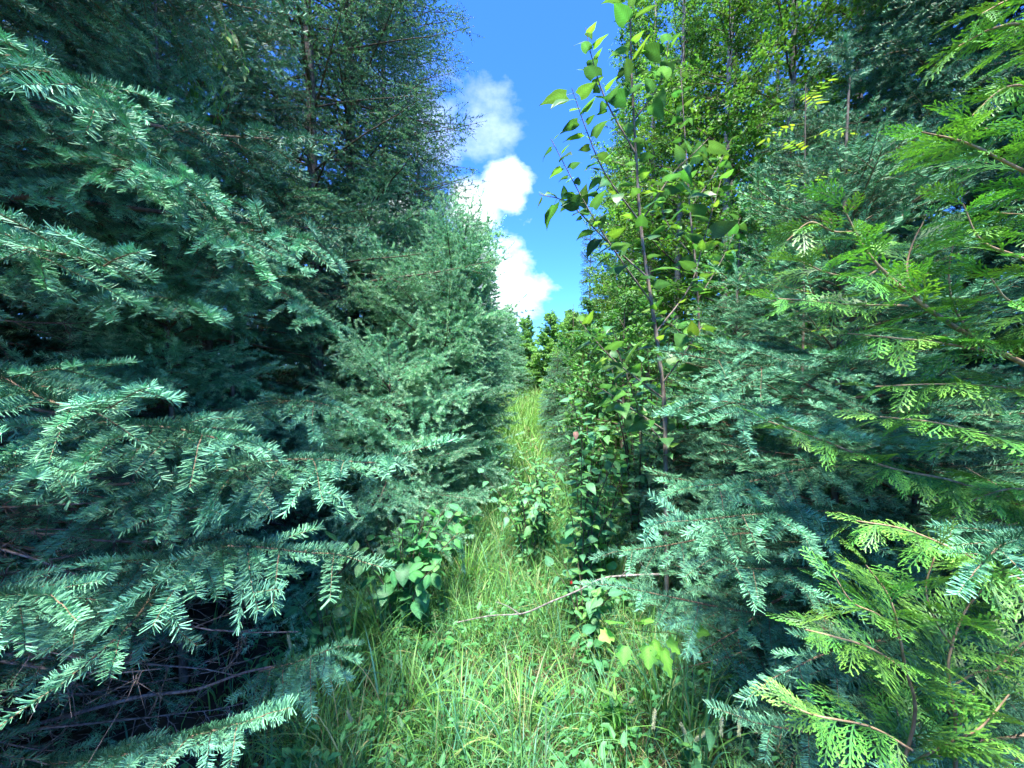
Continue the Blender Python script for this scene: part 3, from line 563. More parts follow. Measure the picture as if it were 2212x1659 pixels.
def path_grass():
    rng = np.random.default_rng(5); mb = MB()
    def area(n, y0, y1, wl, wr, hm, wid, seg, warm):
        # tussocks with loose blades between them
        k = max(1, n // 45); ty = rng.uniform(y0, y1, k); tx = rng.uniform(wl, wr, k); th = rng.uniform(0.6, 1.3, k); tc = grass_cols(k, rng, warm); pick = rng.integers(0, k, n); loose = rng.random(n) < 0.35
        x = np.where(loose, rng.uniform(wl, wr, n), tx[pick] + rng.normal(0, 0.05, n)); y = np.where(loose, rng.uniform(y0, y1, n), ty[pick] + rng.normal(0, 0.05, n)); h = hm * rng.uniform(0.45, 1.25, n) * np.where(loose, 0.75, th[pick]); az = np.where(loose, rng.uniform(0, 6.28, n), np.arctan2(y - ty[pick], x - tx[pick]) + rng.normal(0, 0.5, n))
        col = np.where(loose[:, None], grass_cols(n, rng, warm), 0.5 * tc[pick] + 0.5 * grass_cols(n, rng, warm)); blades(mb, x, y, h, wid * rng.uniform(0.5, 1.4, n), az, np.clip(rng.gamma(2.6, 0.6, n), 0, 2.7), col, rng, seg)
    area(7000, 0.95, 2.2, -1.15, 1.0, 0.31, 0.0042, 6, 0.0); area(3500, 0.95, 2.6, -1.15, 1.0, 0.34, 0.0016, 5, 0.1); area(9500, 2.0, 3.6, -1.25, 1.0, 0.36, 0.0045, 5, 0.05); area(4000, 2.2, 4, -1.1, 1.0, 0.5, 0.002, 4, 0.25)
    area(8000, 3.4, 6.0, -1.1, 1.1, 0.42, 0.007, 4, 0.45); area(9000, 5.5, 12, -1.3, 1.4, 0.5, 0.010, 3, 1.0); area(9000, 11, 26, -2.0, 2.2, 0.6, 0.016, 3, 1.0)  # yellower blades further off: sunlight on the far trail put into their colour
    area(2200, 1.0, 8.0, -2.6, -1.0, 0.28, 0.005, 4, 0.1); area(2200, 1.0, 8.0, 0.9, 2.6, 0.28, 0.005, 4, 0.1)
    n = 7000; y = 0.95 + rng.random(n) ** 1.5 * 5; x = rng.uniform(-1.2, 1.1, n)   # dead thatch lying between the live blades
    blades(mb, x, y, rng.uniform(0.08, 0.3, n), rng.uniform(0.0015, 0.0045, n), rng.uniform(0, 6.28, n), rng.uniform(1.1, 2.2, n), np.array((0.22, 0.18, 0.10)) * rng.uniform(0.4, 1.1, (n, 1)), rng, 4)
    tag(link('trail_grass', mb.mesh('trail_grass', ['grass'], True)), 'long tangled green grass covering the overgrown trail', 'grass', kind='stuff')
path_grass()
def ground_cover():
    rng = np.random.default_rng(6); mb = MB(); n = 6500; y = 0.95 + rng.random(n) ** 1.8 * 7; x = rng.uniform(-1.3, 1.3, n); cx = rng.uniform(-1.2, 1.2, 90); cy = 0.95 + rng.random(90) ** 1.8 * 6; kk = rng.integers(0, 90, n); pat = rng.random(n) < 0.75; x = np.where(pat, cx[kk] + rng.normal(0, 0.09, n), x); y = np.where(pat, cy[kk] + rng.normal(0, 0.09, n), y); gz = np.array([ground_z(a, b) for a, b in zip(x, y)]); z = gz + rng.uniform(0.03, 0.26, n); p = np.stack([x, y, z], -1)
    az = rng.uniform(0, 6.28, n); d = unit(np.stack([np.cos(az), np.sin(az), rng.normal(0.2, 0.6, n)], -1)); s = unit(np.cross(d, [0, 0, 1.0])); k = np.cross(s, d); ln = rng.uniform(0.014, 0.05, (n, 1)); b = np.arange(n)[:, None] * 6
    vv = np.stack([p, p + d * ln * 0.3 + s * ln * 0.27 + k * ln * 0.1, p + d * ln * 0.75 + s * ln * 0.17 + k * ln * 0.06, p + d * ln - k * ln * 0.1, p + d * ln * 0.75 - s * ln * 0.17 + k * ln * 0.06, p + d * ln * 0.3 - s * ln * 0.27 + k * ln * 0.1], 1)
    col = np.repeat(np.array((0.075, 0.26, 0.085)) * rng.uniform(0.6, 1.6, (n, 1)), 6, 0); mb.add(vv.reshape(-1, 3), np.concatenate([b + np.array([[0, 1, 2, 3]]), b + np.array([[0, 3, 4, 5]])]), col, 0)
    tag(link('ground_cover', mb.mesh('ground_cover', ['shrub_leaf'])), 'small low herb leaves between the grass of the trail', 'ground cover', kind='stuff')
ground_cover()
def litter():
    rng = np.random.default_rng(7); mb = MB()
    for i in range(1500):
        sd_ = -1 if rng.random() < 0.6 else 1; x = sd_ * rng.uniform(0.8, 3.2); y = rng.uniform(0.7, 5); a = rng.uniform(0, 6.28); l = rng.uniform(0.06, 0.35); z = ground_z(x, y) + rng.uniform(0, 0.05); m = rng.normal(0, 0.1)
        p = np.array([(x, y, z), (x + l / 2 * math.cos(a + m), y + l / 2 * math.sin(a + m), z + 0.02), (x + l * math.cos(a), y + l * math.sin(a), z + rng.uniform(-0.01, 0.05))]); tube(mb, p, [0.0028, 0.002, 0.0008], 3)
    tag(link('twig_litter', mb.mesh('twig_litter', ['dead_twig'])), 'dead brown twigs littering the ground under the conifers', 'litter', kind='stuff')
litter()

# ------------------------------------------------------------------ left side of the trail
spA = conifer('spruce_tree', 'big blue-green spruce with drooping branches over a dark hollow beside the trail', -2.2, 1.25, 7.5, 1.8, 'spruce', -1, 1, z0=0.25, spacing=0.22, per=8, dead_below=1.75, dead_p=0.62, low_pitch=-6, power=0.7, hollow=(2.0, 0.68), gap=(1.45, 2.0, 0.6))
HL = [  # control points of branches in plain view: picture direction and depth
    ([(-150, 470, 1.25), (-20, 520, 1.0), (120, 545, 0.92), (225, 575, 0.9)], 0.26),
    ([(-150, 760, 1.15), (0, 815, 0.95), (120, 870, 0.88), (240, 880, 0.85)], 0.24),
    ([(60, 880, 1.3), (230, 915, 1.1), (370, 925, 1.0), (500, 955, 0.97)], 0.24),
    ([(200, 1050, 1.5), (400, 1035, 1.28), (600, 995, 1.15), (820, 1000, 1.1)], 0.30),
    ([(-20, 1170, 1.5), (180, 1205, 1.3), (330, 1215, 1.18), (480, 1180, 1.08), (680, 1195, 1.02)], 0.30),
    ([(240, 1215, 1.25), (330, 1250, 1.1), (290, 1340, 0.98), (130, 1480, 0.92)], 0.22),
    ([(-160, 1310, 1.1), (-30, 1290, 0.95), (110, 1285, 0.9)], 0.2),
    ([(-200, 1660, 1.75), (100, 1650, 1.3), (300, 1625, 1.02), (420, 1590, 0.95), (545, 1555, 0.92)], 0.2),
    ([(-200, 180, 1.3), (0, 145, 1.08), (120, 160, 1.0), (240, 225, 0.95)], 0.24),
    ([(30, 420, 1.5), (200, 375, 1.28), (330, 365, 1.18), (420, 395, 1.1)], 0.22),
    ([(380, 600, 2.0), (520, 600, 1.7), (600, 625, 1.6), (690, 690, 1.55)], 0.24),
    ([(420, 890, 1.9), (540, 880, 1.65), (640, 865, 1.55), (735, 880, 1.5)], 0.22),
    ([(150, 600, 1.7), (260, 620, 1.45), (350, 640, 1.35), (430, 665, 1.3)], 0.22),
    ([(-120, 1050, 1.3), (-10, 1010, 1.05), (60, 1000, 0.95), (80, 1030, 0.9)], 0.22),
    ([(120, 760, 2.0), (230, 780, 1.75), (300, 800, 1.65), (350, 830, 1.6)], 0.22),
    ([(200, 300, 1.6), (330, 330, 1.4), (420, 420, 1.3), (540, 560, 1.25)], 0.22),
    ([(300, 500, 1.7), (450, 490, 1.5), (560, 500, 1.4), (680, 520, 1.35)], 0.25)]
for i, (c, big) in enumerate(HL): hero_branch(spA, near(c, 0.24), 'spruce', 400 + i, 0.0065, 0.28 if i in (3, 4) else 0.18, 0.05, big * 0.95, -0.2)
bare = smooth_path([P(-60, 1600, 1.55), P(150, 1545, 1.4), P(300, 1505, 1.3), P(420, 1490, 1.25), P(520, 1455, 1.2), P(610, 1435, 1.15)], 24)
b = stem(spA, bare - np.array(spA.location), 0.0075, 0.0025, 'dead_twig', 'bare_branch'); b['label'] = 'long bare grey-brown lower branch'
hero_branch(spA, [P(560, 1450, 1.18), P(640, 1430, 1.12), P(720, 1400, 1.08)], 'spruce', 440, 0.003, 0.0, 0.03, 0.17, -0.5)
rng = np.random.default_rng(441)
for i in range(26):                             # dead twiggy limbs in the hollow under the live branches
    z = rng.uniform(0.15, 1.25); az = R(rng.uniform(-65, 45)); L0, me = PRO['dead', 'm'][i % 3]; o = link('dead_branch', me, spA, (0, 0, z)); o.rotation_euler = (rng.uniform(0, 6.28), R(rng.uniform(-8, 14)), az); k_ = rng.uniform(0.9, 1.5); o.scale = (k_, k_, k_)
conifer('spruce_tree', 'tall dense spruce between the drooping spruce and the feathery larches', -2.4, 3.05, 5.6, 1.8, 'spruce', -1, 2, z0=0.3, spacing=0.2, per=8, dead_below=0.6, power=0.75, hollow=(1.7, 0.75), gap=(1.25, 1.95, 0.75))
conifer('larch_tree', 'slender young larch rising among the near spruce branches', -1.68, 1.9, 3.6, 0.6, 'larch', -1, 3, z0=0.8, spacing=0.15, per=6, low_pitch=15, r0=0.016)
conifer('larch_tree', 'young feathery larch leaning its soft branches over the narrow trail', -0.95, 4.1, 2.9, 1.3, 'larch', -1, 4, z0=0.15, spacing=0.13, per=8, low_pitch=0, lean=(0.45, 0.1), power=0.3, ragged=0.4, top_pitch=60)
conifer('larch_tree', 'low bushy larch at the foot of the dense spruce', -0.98, 3.1, 1.6, 1.0, 'larch', -1, 5, z0=0.12, spacing=0.12, per=8, low_pitch=0, power=0.35, ragged=0.4)
conifer('larch_tree', 'young larch standing where the trail narrows', -0.9, 5.9, 3.0, 1.2, 'larch', -1, 6, far='mid', z0=0.2, spacing=0.15, per=8, low_pitch=0, power=0.35, ragged=0.4)
conifer('larch_tree', 'small larch crouching behind the leaning young larch', -1.75, 4.6, 3.7, 1.6, 'larch', -1, 9, far='mid', z0=0.3, spacing=0.2, per=8, low_pitch=0, power=0.4, ragged=0.45)
conifer('larch_tree', 'tall dark larch with lacy branches reaching across the sky', -2.15, 5.3, 12.5, 2.6, 'larchopen', -1, 7, far='mid', z0=1.2, spacing=0.22, per=7, low_pitch=-4, top_pitch=35, power=0.5, thin=0.1)
conifer('larch_tree', 'wispy tall larch whose thin boughs arch toward the sky gap', -1.95, 3.9, 9.5, 2.0, 'larchopen', -1, 10, far='mid', z0=2.4, spacing=0.24, per=6, low_pitch=-2, top_pitch=30, power=0.4, thin=0.15, ragged=0.3)
conifer('larch_tree', 'second tall larch behind the dark lacy larch', -2.6, 8.2, 12.5, 2.8, 'larchopen', -1, 8, far='mid', z0=0.8, spacing=0.24, per=7, low_pitch=-4, power=0.5, thin=0.1)
for i, (x, y, H) in enumerate(((-2.6, 11, 10.0), (-2.9, 14.5, 9.0), (-2.4, 19, 8.0))):
    conifer('larch_tree', 'larch in the row lining the far left of the trail', x, y, H, 2.1, 'larchopen', -1, 20 + i, far='mid', z0=0.5, spacing=0.28, per=7, low_pitch=-4, power=0.6, group='larches lining the far trail')
for i, (x, y, H) in enumerate(((-4.2, 2.4, 12.0), (-4.9, 4.4, 7.5), (-4.4, 6.8, 6.5), (-5.2, 9.5, 7), (-6.5, 3.6, 8), (-4.9, 13, 6), (-7.0, 7, 9), (-3.9, 0.9, 11), (-6.0, 1.5, 12), (-8.5, 5, 9), (-8, 10.5, 8), (-5.5, 17, 8), (-4.2, 22, 7), (-5.4, 3.3, 6), (-5.6, 5.6, 6), (-7.6, 4.6, 7), (-9.5, 7, 8), (-3.6, 2.0, 5))):
    conifer('spruce_tree', 'dark spruce in the thicket behind the left row of trees', x, y, H, 2.3, 'spruce', -1, 30 + i, far='far', z0=0.3, spacing=0.36, per=6, group='spruces in the left thicket', power=0.6)

# ------------------------------------------------------------------ right side of the trail
conifer('fir_tree', 'young blue-green fir with a bare pale leading shoot beside the cedar', 1.52, 1.8, 2.95, 1.0, 'fir', 1, 50, maxz=2.45, r0=0.02, z0=0.3, spacing=0.16, per=8, low_pitch=-4, top_pitch=45)
conifer('fir_tree', 'smaller young fir between the poplar and the leading-shoot fir', 1.6, 2.75, 2.3, 0.95, 'fir', 1, 51, z0=0.2, spacing=0.15, per=8, low_pitch=-2, top_pitch=45)
spR = conifer('spruce_tree', 'low spreading spruce filling the right bank under the cedar', 1.75, 1.65, 1.5, 1.05, 'spruce', 1, 52, z0=0.15, spacing=0.14, per=8, low_pitch=-4, power=0.6, hollow=(1.25, 0.75), dead_below=1.0, dead_p=0.35)
conifer('spruce_tree', 'small bushy spruce at the foot of the poplar', 1.15, 2.75, 1.25, 0.62, 'spruce', 1, 53, z0=0.12, spacing=0.12, per=8, power=0.6)
spL = conifer('spruce_tree', 'knee-high spruce beneath the small upright cedar', 1.25, 1.15, 0.62, 0.55, 'spruce', 1, 54, z0=0.1, spacing=0.13, per=6, power=0.5)
conifer('spruce_tree', 'dark tall spruce towering behind the cedar', 4.1, 3.5, 11.0, 1.65, 'spruce', 1, 55, far='mid', z0=0.6, spacing=0.22, per=8, top_pitch=45, low_pitch=5, power=0.6)
conifer('spruce_tree', 'dark spruce behind the young firs', 2.9, 3.9, 4.3, 1.4, 'spruce', 1, 56, far='mid', z0=0.4, spacing=0.22, per=8, low_pitch=0)
conifer('spruce_tree', 'spruce at the very edge of the right thicket behind the cedar trunk', 3.9, 1.7, 10.0, 2.1, 'spruce', 1, 57, far='mid', z0=0.5, spacing=0.25, per=8, power=0.6)
HR = [('spruce', spR, [(1960, 1130, 1.45), (1800, 1105, 1.3), (1650, 1110, 1.2), (1490, 1125, 1.12)], 0.25),
      ('spruce', spR, [(1950, 1235, 1.5), (1780, 1225, 1.35), (1640, 1230, 1.25), (1545, 1205, 1.2)], 0.22),
      ('spruce', spR, [(1760, 1345, 1.45), (1600, 1320, 1.35), (1450, 1290, 1.3), (1330, 1265, 1.28)], 0.2),
      ('spruce', spR, [(2060, 1370, 1.25), (1900, 1385, 1.05), (1800, 1405, 0.98), (1690, 1455, 0.95)], 0.22),
      ('spruce', spL, [(2000, 1620, 1.1), (1850, 1600, 0.98), (1730, 1580, 0.93), (1625, 1560, 0.92)], 0.2),
      ('spruce', spL, [(2330, 1560, 0.95), (2200, 1590, 0.86), (2100, 1605, 0.84), (2010, 1640, 0.84)], 0.2),
      ('spruce', spR, [(2400, 1140, 1.1), (2260, 1150, 0.98), (2170, 1175, 0.92), (2120, 1220, 0.9)], 0.2),
      ('fir', spR, [(1960, 905, 1.5), (1800, 900, 1.3), (1650, 880, 1.22), (1520, 860, 1.2)], 0.26),
      ('spruce', spR, [(1900, 1010, 1.6), (1760, 1010, 1.45), (1620, 1040, 1.38), (1500, 1050, 1.35)], 0.24),
      ('spruce', spR, [(1640, 1150, 1.6), (1540, 1160, 1.5), (1430, 1180, 1.45), (1340, 1190, 1.42)], 0.2),
      ('fir', spR, [(1880, 790, 1.75), (1760, 780, 1.55), (1640, 790, 1.48), (1500, 770, 1.45)], 0.26)]
for i, (kd, tr, c, big) in enumerate(HR): hero_branch(tr, near(c, {2: 0.0, 3: 0.04, 4: 0.0, 5: 0.0, 9: 0.0}.get(i, 0.16)), kd, 460 + i, 0.005, 0.1, 0.05, big * 0.92, -0.18 if kd == 'spruce' else -0.05)
# the cedar
ced = root_at('cedar_tree', (1.75, 0.95, ground_z(1.75, 0.95)), 'bright green cedar with flat fan-like fronds and orange-brown branches', 'tree')
me, ctp = trunk_mesh(4.6, 0.045, 'cedar_bark', 70, (0.2, 0.1)); link('trunk', me, ced)
rng = np.random.default_rng(71)
for i in range(46):
    z = rng.uniform(0.5, 4.4); az = rng.uniform(0, 6.28); l = 0.75 * (1 - z / 5.5) * rng.uniform(0.7, 1.2); pit = R(rng.normal(15, 12)); p = (1.75 + l * math.cos(az), 0.95 + l * math.sin(az), z + l * math.sin(pit))
    if not clear(p, 1) or (p[1] > 0 and p[0] / max(p[1], 0.01) < 1.05 and z < 2.4): continue
    L0, me = PRO['cedar', 'm'][rng.integers(3)]; o = link('branch', me, ced, (float(np.interp(z, ctp[:, 2], ctp[:, 0])), float(np.interp(z, ctp[:, 2], ctp[:, 1])), z)); o.rotation_euler = (rng.normal(0, 0.4), -pit, az); s = l / L0; o.scale = (s, s, s)
HC = [([(2420, 880, 1.1), (2200, 780, 1.03), (2060, 705, 1.0), (1940, 615, 0.98), (1870, 540, 0.97), (1820, 445, 0.96)], 0.011, 0.20, 0.0, 0.35),
      ([(1960, 660, 0.99), (1830, 658, 0.97), (1750, 650, 0.95), (1680, 645, 0.94)], 0.004, 0.16, 0.15, 0.25),
      ([(2160, 765, 1.0), (2040, 742, 0.97), (1930, 730, 0.96), (1830, 720, 0.95)], 0.005, 0.16, 0.1, 0.2),
      ([(2300, 860, 1.0), (2150, 835, 0.97), (2020, 830, 0.95), (1890, 835, 0.94)], 0.005, 0.17, 0.1, 0.2),
      ([(2300, 1130, 1.15), (2080, 1045, 1.08), (1920, 1010, 1.05), (1800, 960, 1.02), (1660, 910, 1.0)], 0.006, 0.18, 0.1, 0.1),
      ([(2400, 460, 1.0), (2212, 370, 0.96), (2090, 310, 0.94), (1990, 285, 0.93)], 0.007, 0.19, 0.1, 0.0),
      ([(2400, 140, 1.05), (2230, 60, 1.0), (2150, 60, 0.98), (2070, 100, 0.96)], 0.006, 0.19, 0.1, -0.1),
      ([(2400, 1320, 0.95), (2212, 1255, 0.88), (2090, 1200, 0.86), (1960, 1145, 0.86), (1850, 1125, 0.86)], 0.006, 0.17, 0.1, 0.0),
      ([(2300, 620, 0.95), (2212, 560, 0.92), (2120, 520, 0.92), (2080, 440, 0.92)], 0.005, 0.18, 0.0, 0.2),
      ([(2200, 960, 1.0), (2100, 930, 0.96), (2000, 910, 0.95), (1900, 900, 0.94)], 0.005, 0.17, 0.0, 0.1),
      ([(2380, 220, 1.0), (2250, 190, 0.95), (2170, 190, 0.94), (2100, 250, 0.94)], 0.005, 0.17, 0.0, 0.0),
      ([(2100, 730, 1.01), (2060, 660, 1.02), (2050, 590, 1.03), (2060, 520, 1.04)], 0.004, 0.17, 0.1, 0.0),
      ([(1990, 655, 0.99), (1960, 590, 1.02), (1970, 530, 1.04), (2000, 470, 1.05)], 0.004, 0.17, 0.1, 0.0),
      ([(1900, 580, 0.98), (1860, 600, 0.97), (1790, 590, 0.95), (1720, 560, 0.94)], 0.0035, 0.15, 0.1, 0.0),
      ([(1850, 500, 0.97), (1800, 500, 0.96), (1750, 480, 0.95), (1700, 520, 0.95)], 0.003, 0.14, 0.0, 0.0),
      ([(2350, 20, 1.0), (2250, -10, 0.97), (2180, 0, 0.96), (2120, 30, 0.95)], 0.005, 0.18, 0.0, 0.0),
      ([(2350, 1090, 1.1), (2240, 1060, 1.02), (2160, 1060, 1.0), (2060, 1100, 1.0)], 0.005, 0.18, 0.0, 0.0),
      ([(2380, 700, 0.95), (2260, 680, 0.9), (2180, 650, 0.9), (2140, 600, 0.9)], 0.005, 0.18, 0.0, 0.1)]
for i, (c, r0, big, dr, st0) in enumerate(HC):
    hero_branch(ced, [P(*q) for q in c], 'cedar', 500 + i, r0 * 0.75, 0.1 if i else 0.4, 0.022, big * 0.88, dr - 0.12, shoot='frond')
ced2 = root_at('cedar_sapling', (0.95, 0.83, ground_z(0.95, 0.83)), 'small upright yellow-green cedar sapling low on the right bank', 'tree')
HS = [([(1900, 1800, 0.92), (1975, 1560, 0.92), (1955, 1440, 0.9), (1925, 1300, 0.9), (1870, 1220, 0.9)], 0.006, 0.17),
      ([(2060, 1800, 0.92), (2065, 1570, 0.92), (2048, 1440, 0.92), (2080, 1330, 0.92), (2130, 1265, 0.92)], 0.006, 0.17),
      ([(1970, 1620, 0.88), (1880, 1570, 0.86), (1760, 1545, 0.85), (1690, 1515, 0.85)], 0.004, 0.13),
      ([(2100, 1500, 0.95), (2160, 1440, 0.93), (2210, 1390, 0.93), (2260, 1360, 0.93)], 0.004, 0.15),
      ([(1960, 1450, 0.9), (1880, 1400, 0.88), (1800, 1375, 0.87), (1740, 1360, 0.87)], 0.004, 0.13),
      ([(1940, 1380, 0.9), (1900, 1330, 0.88), (1840, 1300, 0.87), (1800, 1240, 0.87)], 0.003, 0.14),
      ([(2060, 1400, 0.92), (2020, 1340, 0.9), (2000, 1270, 0.9), (2020, 1200, 0.9)], 0.003, 0.15),
      ([(2060, 1480, 0.92), (2120, 1450, 0.9), (2170, 1460, 0.88), (2230, 1500, 0.87)], 0.003, 0.15),
      ([(1985, 1640, 0.9), (2060, 1600, 0.85), (2120, 1570, 0.83), (2180, 1500, 0.82)], 0.004, 0.14)]
for i, (c, r0, big) in enumerate(HS): hero_branch(ced2, [P(a_, b_, Y_ * 0.92) for a_, b_, Y_ in c], 'cedar', 520 + i, r0 * 0.7, 0.15, 0.02, big * 0.95, 0.12, name='stem' if i < 2 else 'branch', shoot='frond')
# poplars
def poplar(label, base, trunk_c, branches, seed, r0, n_top, scale, group=None):
    rng = np.random.default_rng(seed); t = root_at('poplar_sapling', tuple(base), label, 'tree', group); B = np.array(base); pts = smooth_path([np.array(c) - B for c in trunk_c], 22); stem(t, pts, r0, 0.003, 'poplar_bark', 'trunk', 9); leafy(t, pts, 'poplar', n_top, rng, scale, 0.28, 1.3, 0.1)
    for c, n in branches:
        q = smooth_path([np.array(k) - B for k in c], 12); stem(t, q, r0 * 0.38, 0.0016, 'poplar_bark', 'branch'); leafy(t, q, 'poplar', int(n * 1.3), rng, scale, 0.22, 1.1, 0.1)
    return t
Yp = 2.15
pop_c = [(P(1440, 1400, Yp).x, Yp, 0.0), P(1437, 930, Yp), P(1425, 780, Yp), P(1405, 640, Yp), P(1385, 500, Yp), P(1375, 350, Yp), P(1366, 200, Yp), P(1362, 60, Yp), P(1360, -90, Yp)]
pbr = [([P(1405, 650, Yp), P(1340, 560, Yp - 0.1), P(1270, 450, Yp - 0.15), P(1190, 300, Yp - 0.2)], 20), ([P(1400, 600, Yp), P(1310, 520, Yp - 0.05), P(1230, 440, Yp - 0.1), P(1165, 420, Yp - 0.1)], 16),
       ([P(1383, 480, Yp), P(1310, 380, Yp - 0.1), P(1270, 290, Yp - 0.1), P(1235, 190, Yp - 0.15)], 17), ([P(1372, 330, Yp), P(1310, 220, Yp), P(1280, 130, Yp), P(1265, 60, Yp)], 15),
       ([P(1370, 260, Yp), P(1430, 170, Yp), P(1445, 80, Yp)], 13), ([P(1385, 480, Yp), P(1450, 380, Yp), P(1500, 330, Yp - 0.1), P(1530, 300, Yp - 0.1)], 14),
       ([P(1415, 720, Yp), P(1490, 620, Yp), P(1520, 520, Yp), P(1560, 380, Yp)], 18), ([P(1432, 860, Yp), P(1340, 790, Yp - 0.1), P(1290, 740, Yp - 0.15), P(1250, 690, Yp - 0.15)], 17),
       ([P(1430, 830, Yp), P(1480, 760, Yp - 0.1), P(1520, 700, Yp - 0.1)], 12), ([P(1436, 930, Yp), P(1360, 880, Yp - 0.1), P(1300, 840, Yp - 0.15)], 12), ([P(1437, 960, Yp), P(1390, 900, Yp), P(1350, 800, Yp), P(1320, 700, Yp)], 14)]
poplar('tall poplar sapling with large heart-shaped leaves against the sky', (pop_c[0][0], Yp, ground_z(pop_c[0][0], Yp)), pop_c, pbr, 600, 0.014, 80, 0.96)
Yq = 3.0
q_c = [(P(1520, 1200, Yq).x, Yq, 0.0), P(1512, 800, Yq), P(1506, 620, Yq), P(1490, 450, Yq), P(1480, 300, Yq), P(1470, 150, Yq)]
poplar('thinner poplar sapling behind the tall one, its leaves mostly in shade', (q_c[0][0], Yq, 0), q_c, [([P(1506, 650, Yq), P(1560, 560, Yq), P(1600, 470, Yq)], 16), ([P(1500, 560, Yq), P(1440, 480, Yq), P(1420, 400, Yq)], 14), ([P(1490, 450, Yq), P(1540, 380, Yq), P(1580, 300, Yq)], 14), ([P(1512, 760, Yq), P(1450, 700, Yq), P(1400, 660, Yq)], 14)], 601, 0.012, 66, 0.95)
# birches and alders behind
for i, (x, y, H, Rr, lb) in enumerate(((2.55, 4.7, 8.5, 1.5, 0), (2.5, 5.9, 9.0, 1.7, 0), (3.5, 5.0, 9.5, 1.8, 0), (2.7, 7.6, 10.5, 1.9, 0), (3.9, 7.0, 11, 2.0, 0), (3.1, 10, 10.5, 1.9, 0), (3.7, 13, 10.5, 2.0, 0), (4.5, 17, 9.5, 2.0, 0), (4.6, 10.5, 12, 2.2, 0), (4.9, 5.6, 12, 2.2, 0))):
    lab = ('light green birch standing directly behind the thinner poplar sapling', 'birch rising between the two poplars and the dark tall spruce', 'birch whose crown edges the blue sky above the alders')
    broadleaf('birch_tree', lab[i] if i < 3 else 'tall light green birch in the row behind the poplar saplings', x, y, H, Rr, 'birch', 1, 620 + i, z0=0.8, spacing=0.26, per=4, group='birches on the right of the trail')
for i, (x, y, H) in enumerate(((1.15, 4.0, 2.3), (1.5, 5.0, 2.9), (1.3, 6.6, 2.6), (1.7, 8.6, 3.2), (2.1, 3.6, 3.2), (1.8, 11.5, 3.5))):
    broadleaf('alder_bush', 'leafy alder bush crowding the right edge of the trail', x, y, H, 1.0, 'alder', 1, 640 + i, z0=0.2, spacing=0.16, per=4, group='alders along the right edge', mat='poplar_bark', r0=0.02, cat='bush')
for i, (x, y, H) in enumerate(((0.95, 5.6, 1.3), (1.05, 7.2, 1.75), (1.0, 9.0, 1.6), (1.3, 11.0, 2.2), (0.85, 4.6, 0.9))):
    conifer('spruce_tree', ['ankle-high spruce seedling on the trail edge below the alders', 'young dark spruce standing at the right edge of the sunlit grass'][int(H > 1)], x, y, H, 0.65, 'spruce', 1, 660 + i, z0=0.1, spacing=0.17, per=7, power=0.7, group='young spruces along the right edge' if H > 1 else None)
for i, (x, y, H) in enumerate(((5.6, 3.0, 12), (6.0, 6.5, 12), (5.0, 13, 11), (6.3, 9.5, 12), (5.2, 0.9, 11), (7.5, 2.4, 12), (7.8, 5, 13), (8.5, 9, 13), (6, 17, 11), (4.4, 22, 10))):
    conifer('spruce_tree', 'dark spruce deep in the thicket behind the birches', x, y, H, 2.2, 'spruce', 1, 680 + i, far='far', z0=0.3, spacing=0.38, per=6, group='spruces in the right thicket', power=0.6)
def far_crown(seed, n=8000):                    # unit-height crown of drooping sprays for trees too far off to show branches
    rng = np.random.default_rng(seed); mb = MB(); w = 24; zl = np.sort(rng.uniform(0.06, 0.98, 170)) ; k = rng.integers(0, 170, n); z = zl[k]; az = (k * 2.399 + rng.normal(0, 0.16, n)); q = rng.uniform(0.12, 1, n) ** 0.7; Rz = 0.13 * (1 - z) ** 0.75 + 0.006; Rz = Rz * (0.75 + 0.5 * ((k * 7919) % 97) / 97.0)
    p = np.stack([Rz * q * np.cos(az), Rz * q * np.sin(az), z - 0.18 * Rz * q + 0.25 * Rz * q ** 3], -1); d = unit(np.stack([np.cos(az + rng.normal(0, 0.7, n)), np.sin(az + rng.normal(0, 0.7, n)), rng.normal(-0.25, 0.3, n)], -1))
    c = np.array((0.09, 0.22, 0.12)) * rng.uniform(0.6, 1.5, (n, 1)); needles(mb, p, d, 0.02 * rng.uniform(0.6, 1.3, n), 0.006, c, rng, 0); return mb.mesh('crown', ['spruce_needles'])
CROWN = [far_crown(730 + i) for i in range(4)]
def far_spruce(x, y, H, i, label, group):
    t = root_at('spruce_tree', (x, y, ground_z(x, y)), label, 'tree', group); me, pts = trunk_mesh(H, 0.007 * H, 'spruce_bark', 750 + i, sides=6); link('trunk', me, t); o = link('crown', CROWN[i % 4], t); o.scale = (H, H, H); o.rotation_euler = (0, 0, i * 1.3)
rng = np.random.default_rng(730)
for i in range(40):                             # the wood goes on beyond
    y = rng.uniform(26, 48); x = rng.uniform(-34, 34) if i > 8 else rng.uniform(-5, 5)
    if abs(x) < 0.12 * y: continue
    far_spruce(x, y, rng.uniform(9, 13) if abs(x) > 0.45 * y else rng.uniform(4.0, 5.5), i, 'distant spruce in the wood beyond the end of the trail', 'distant wood spruces')

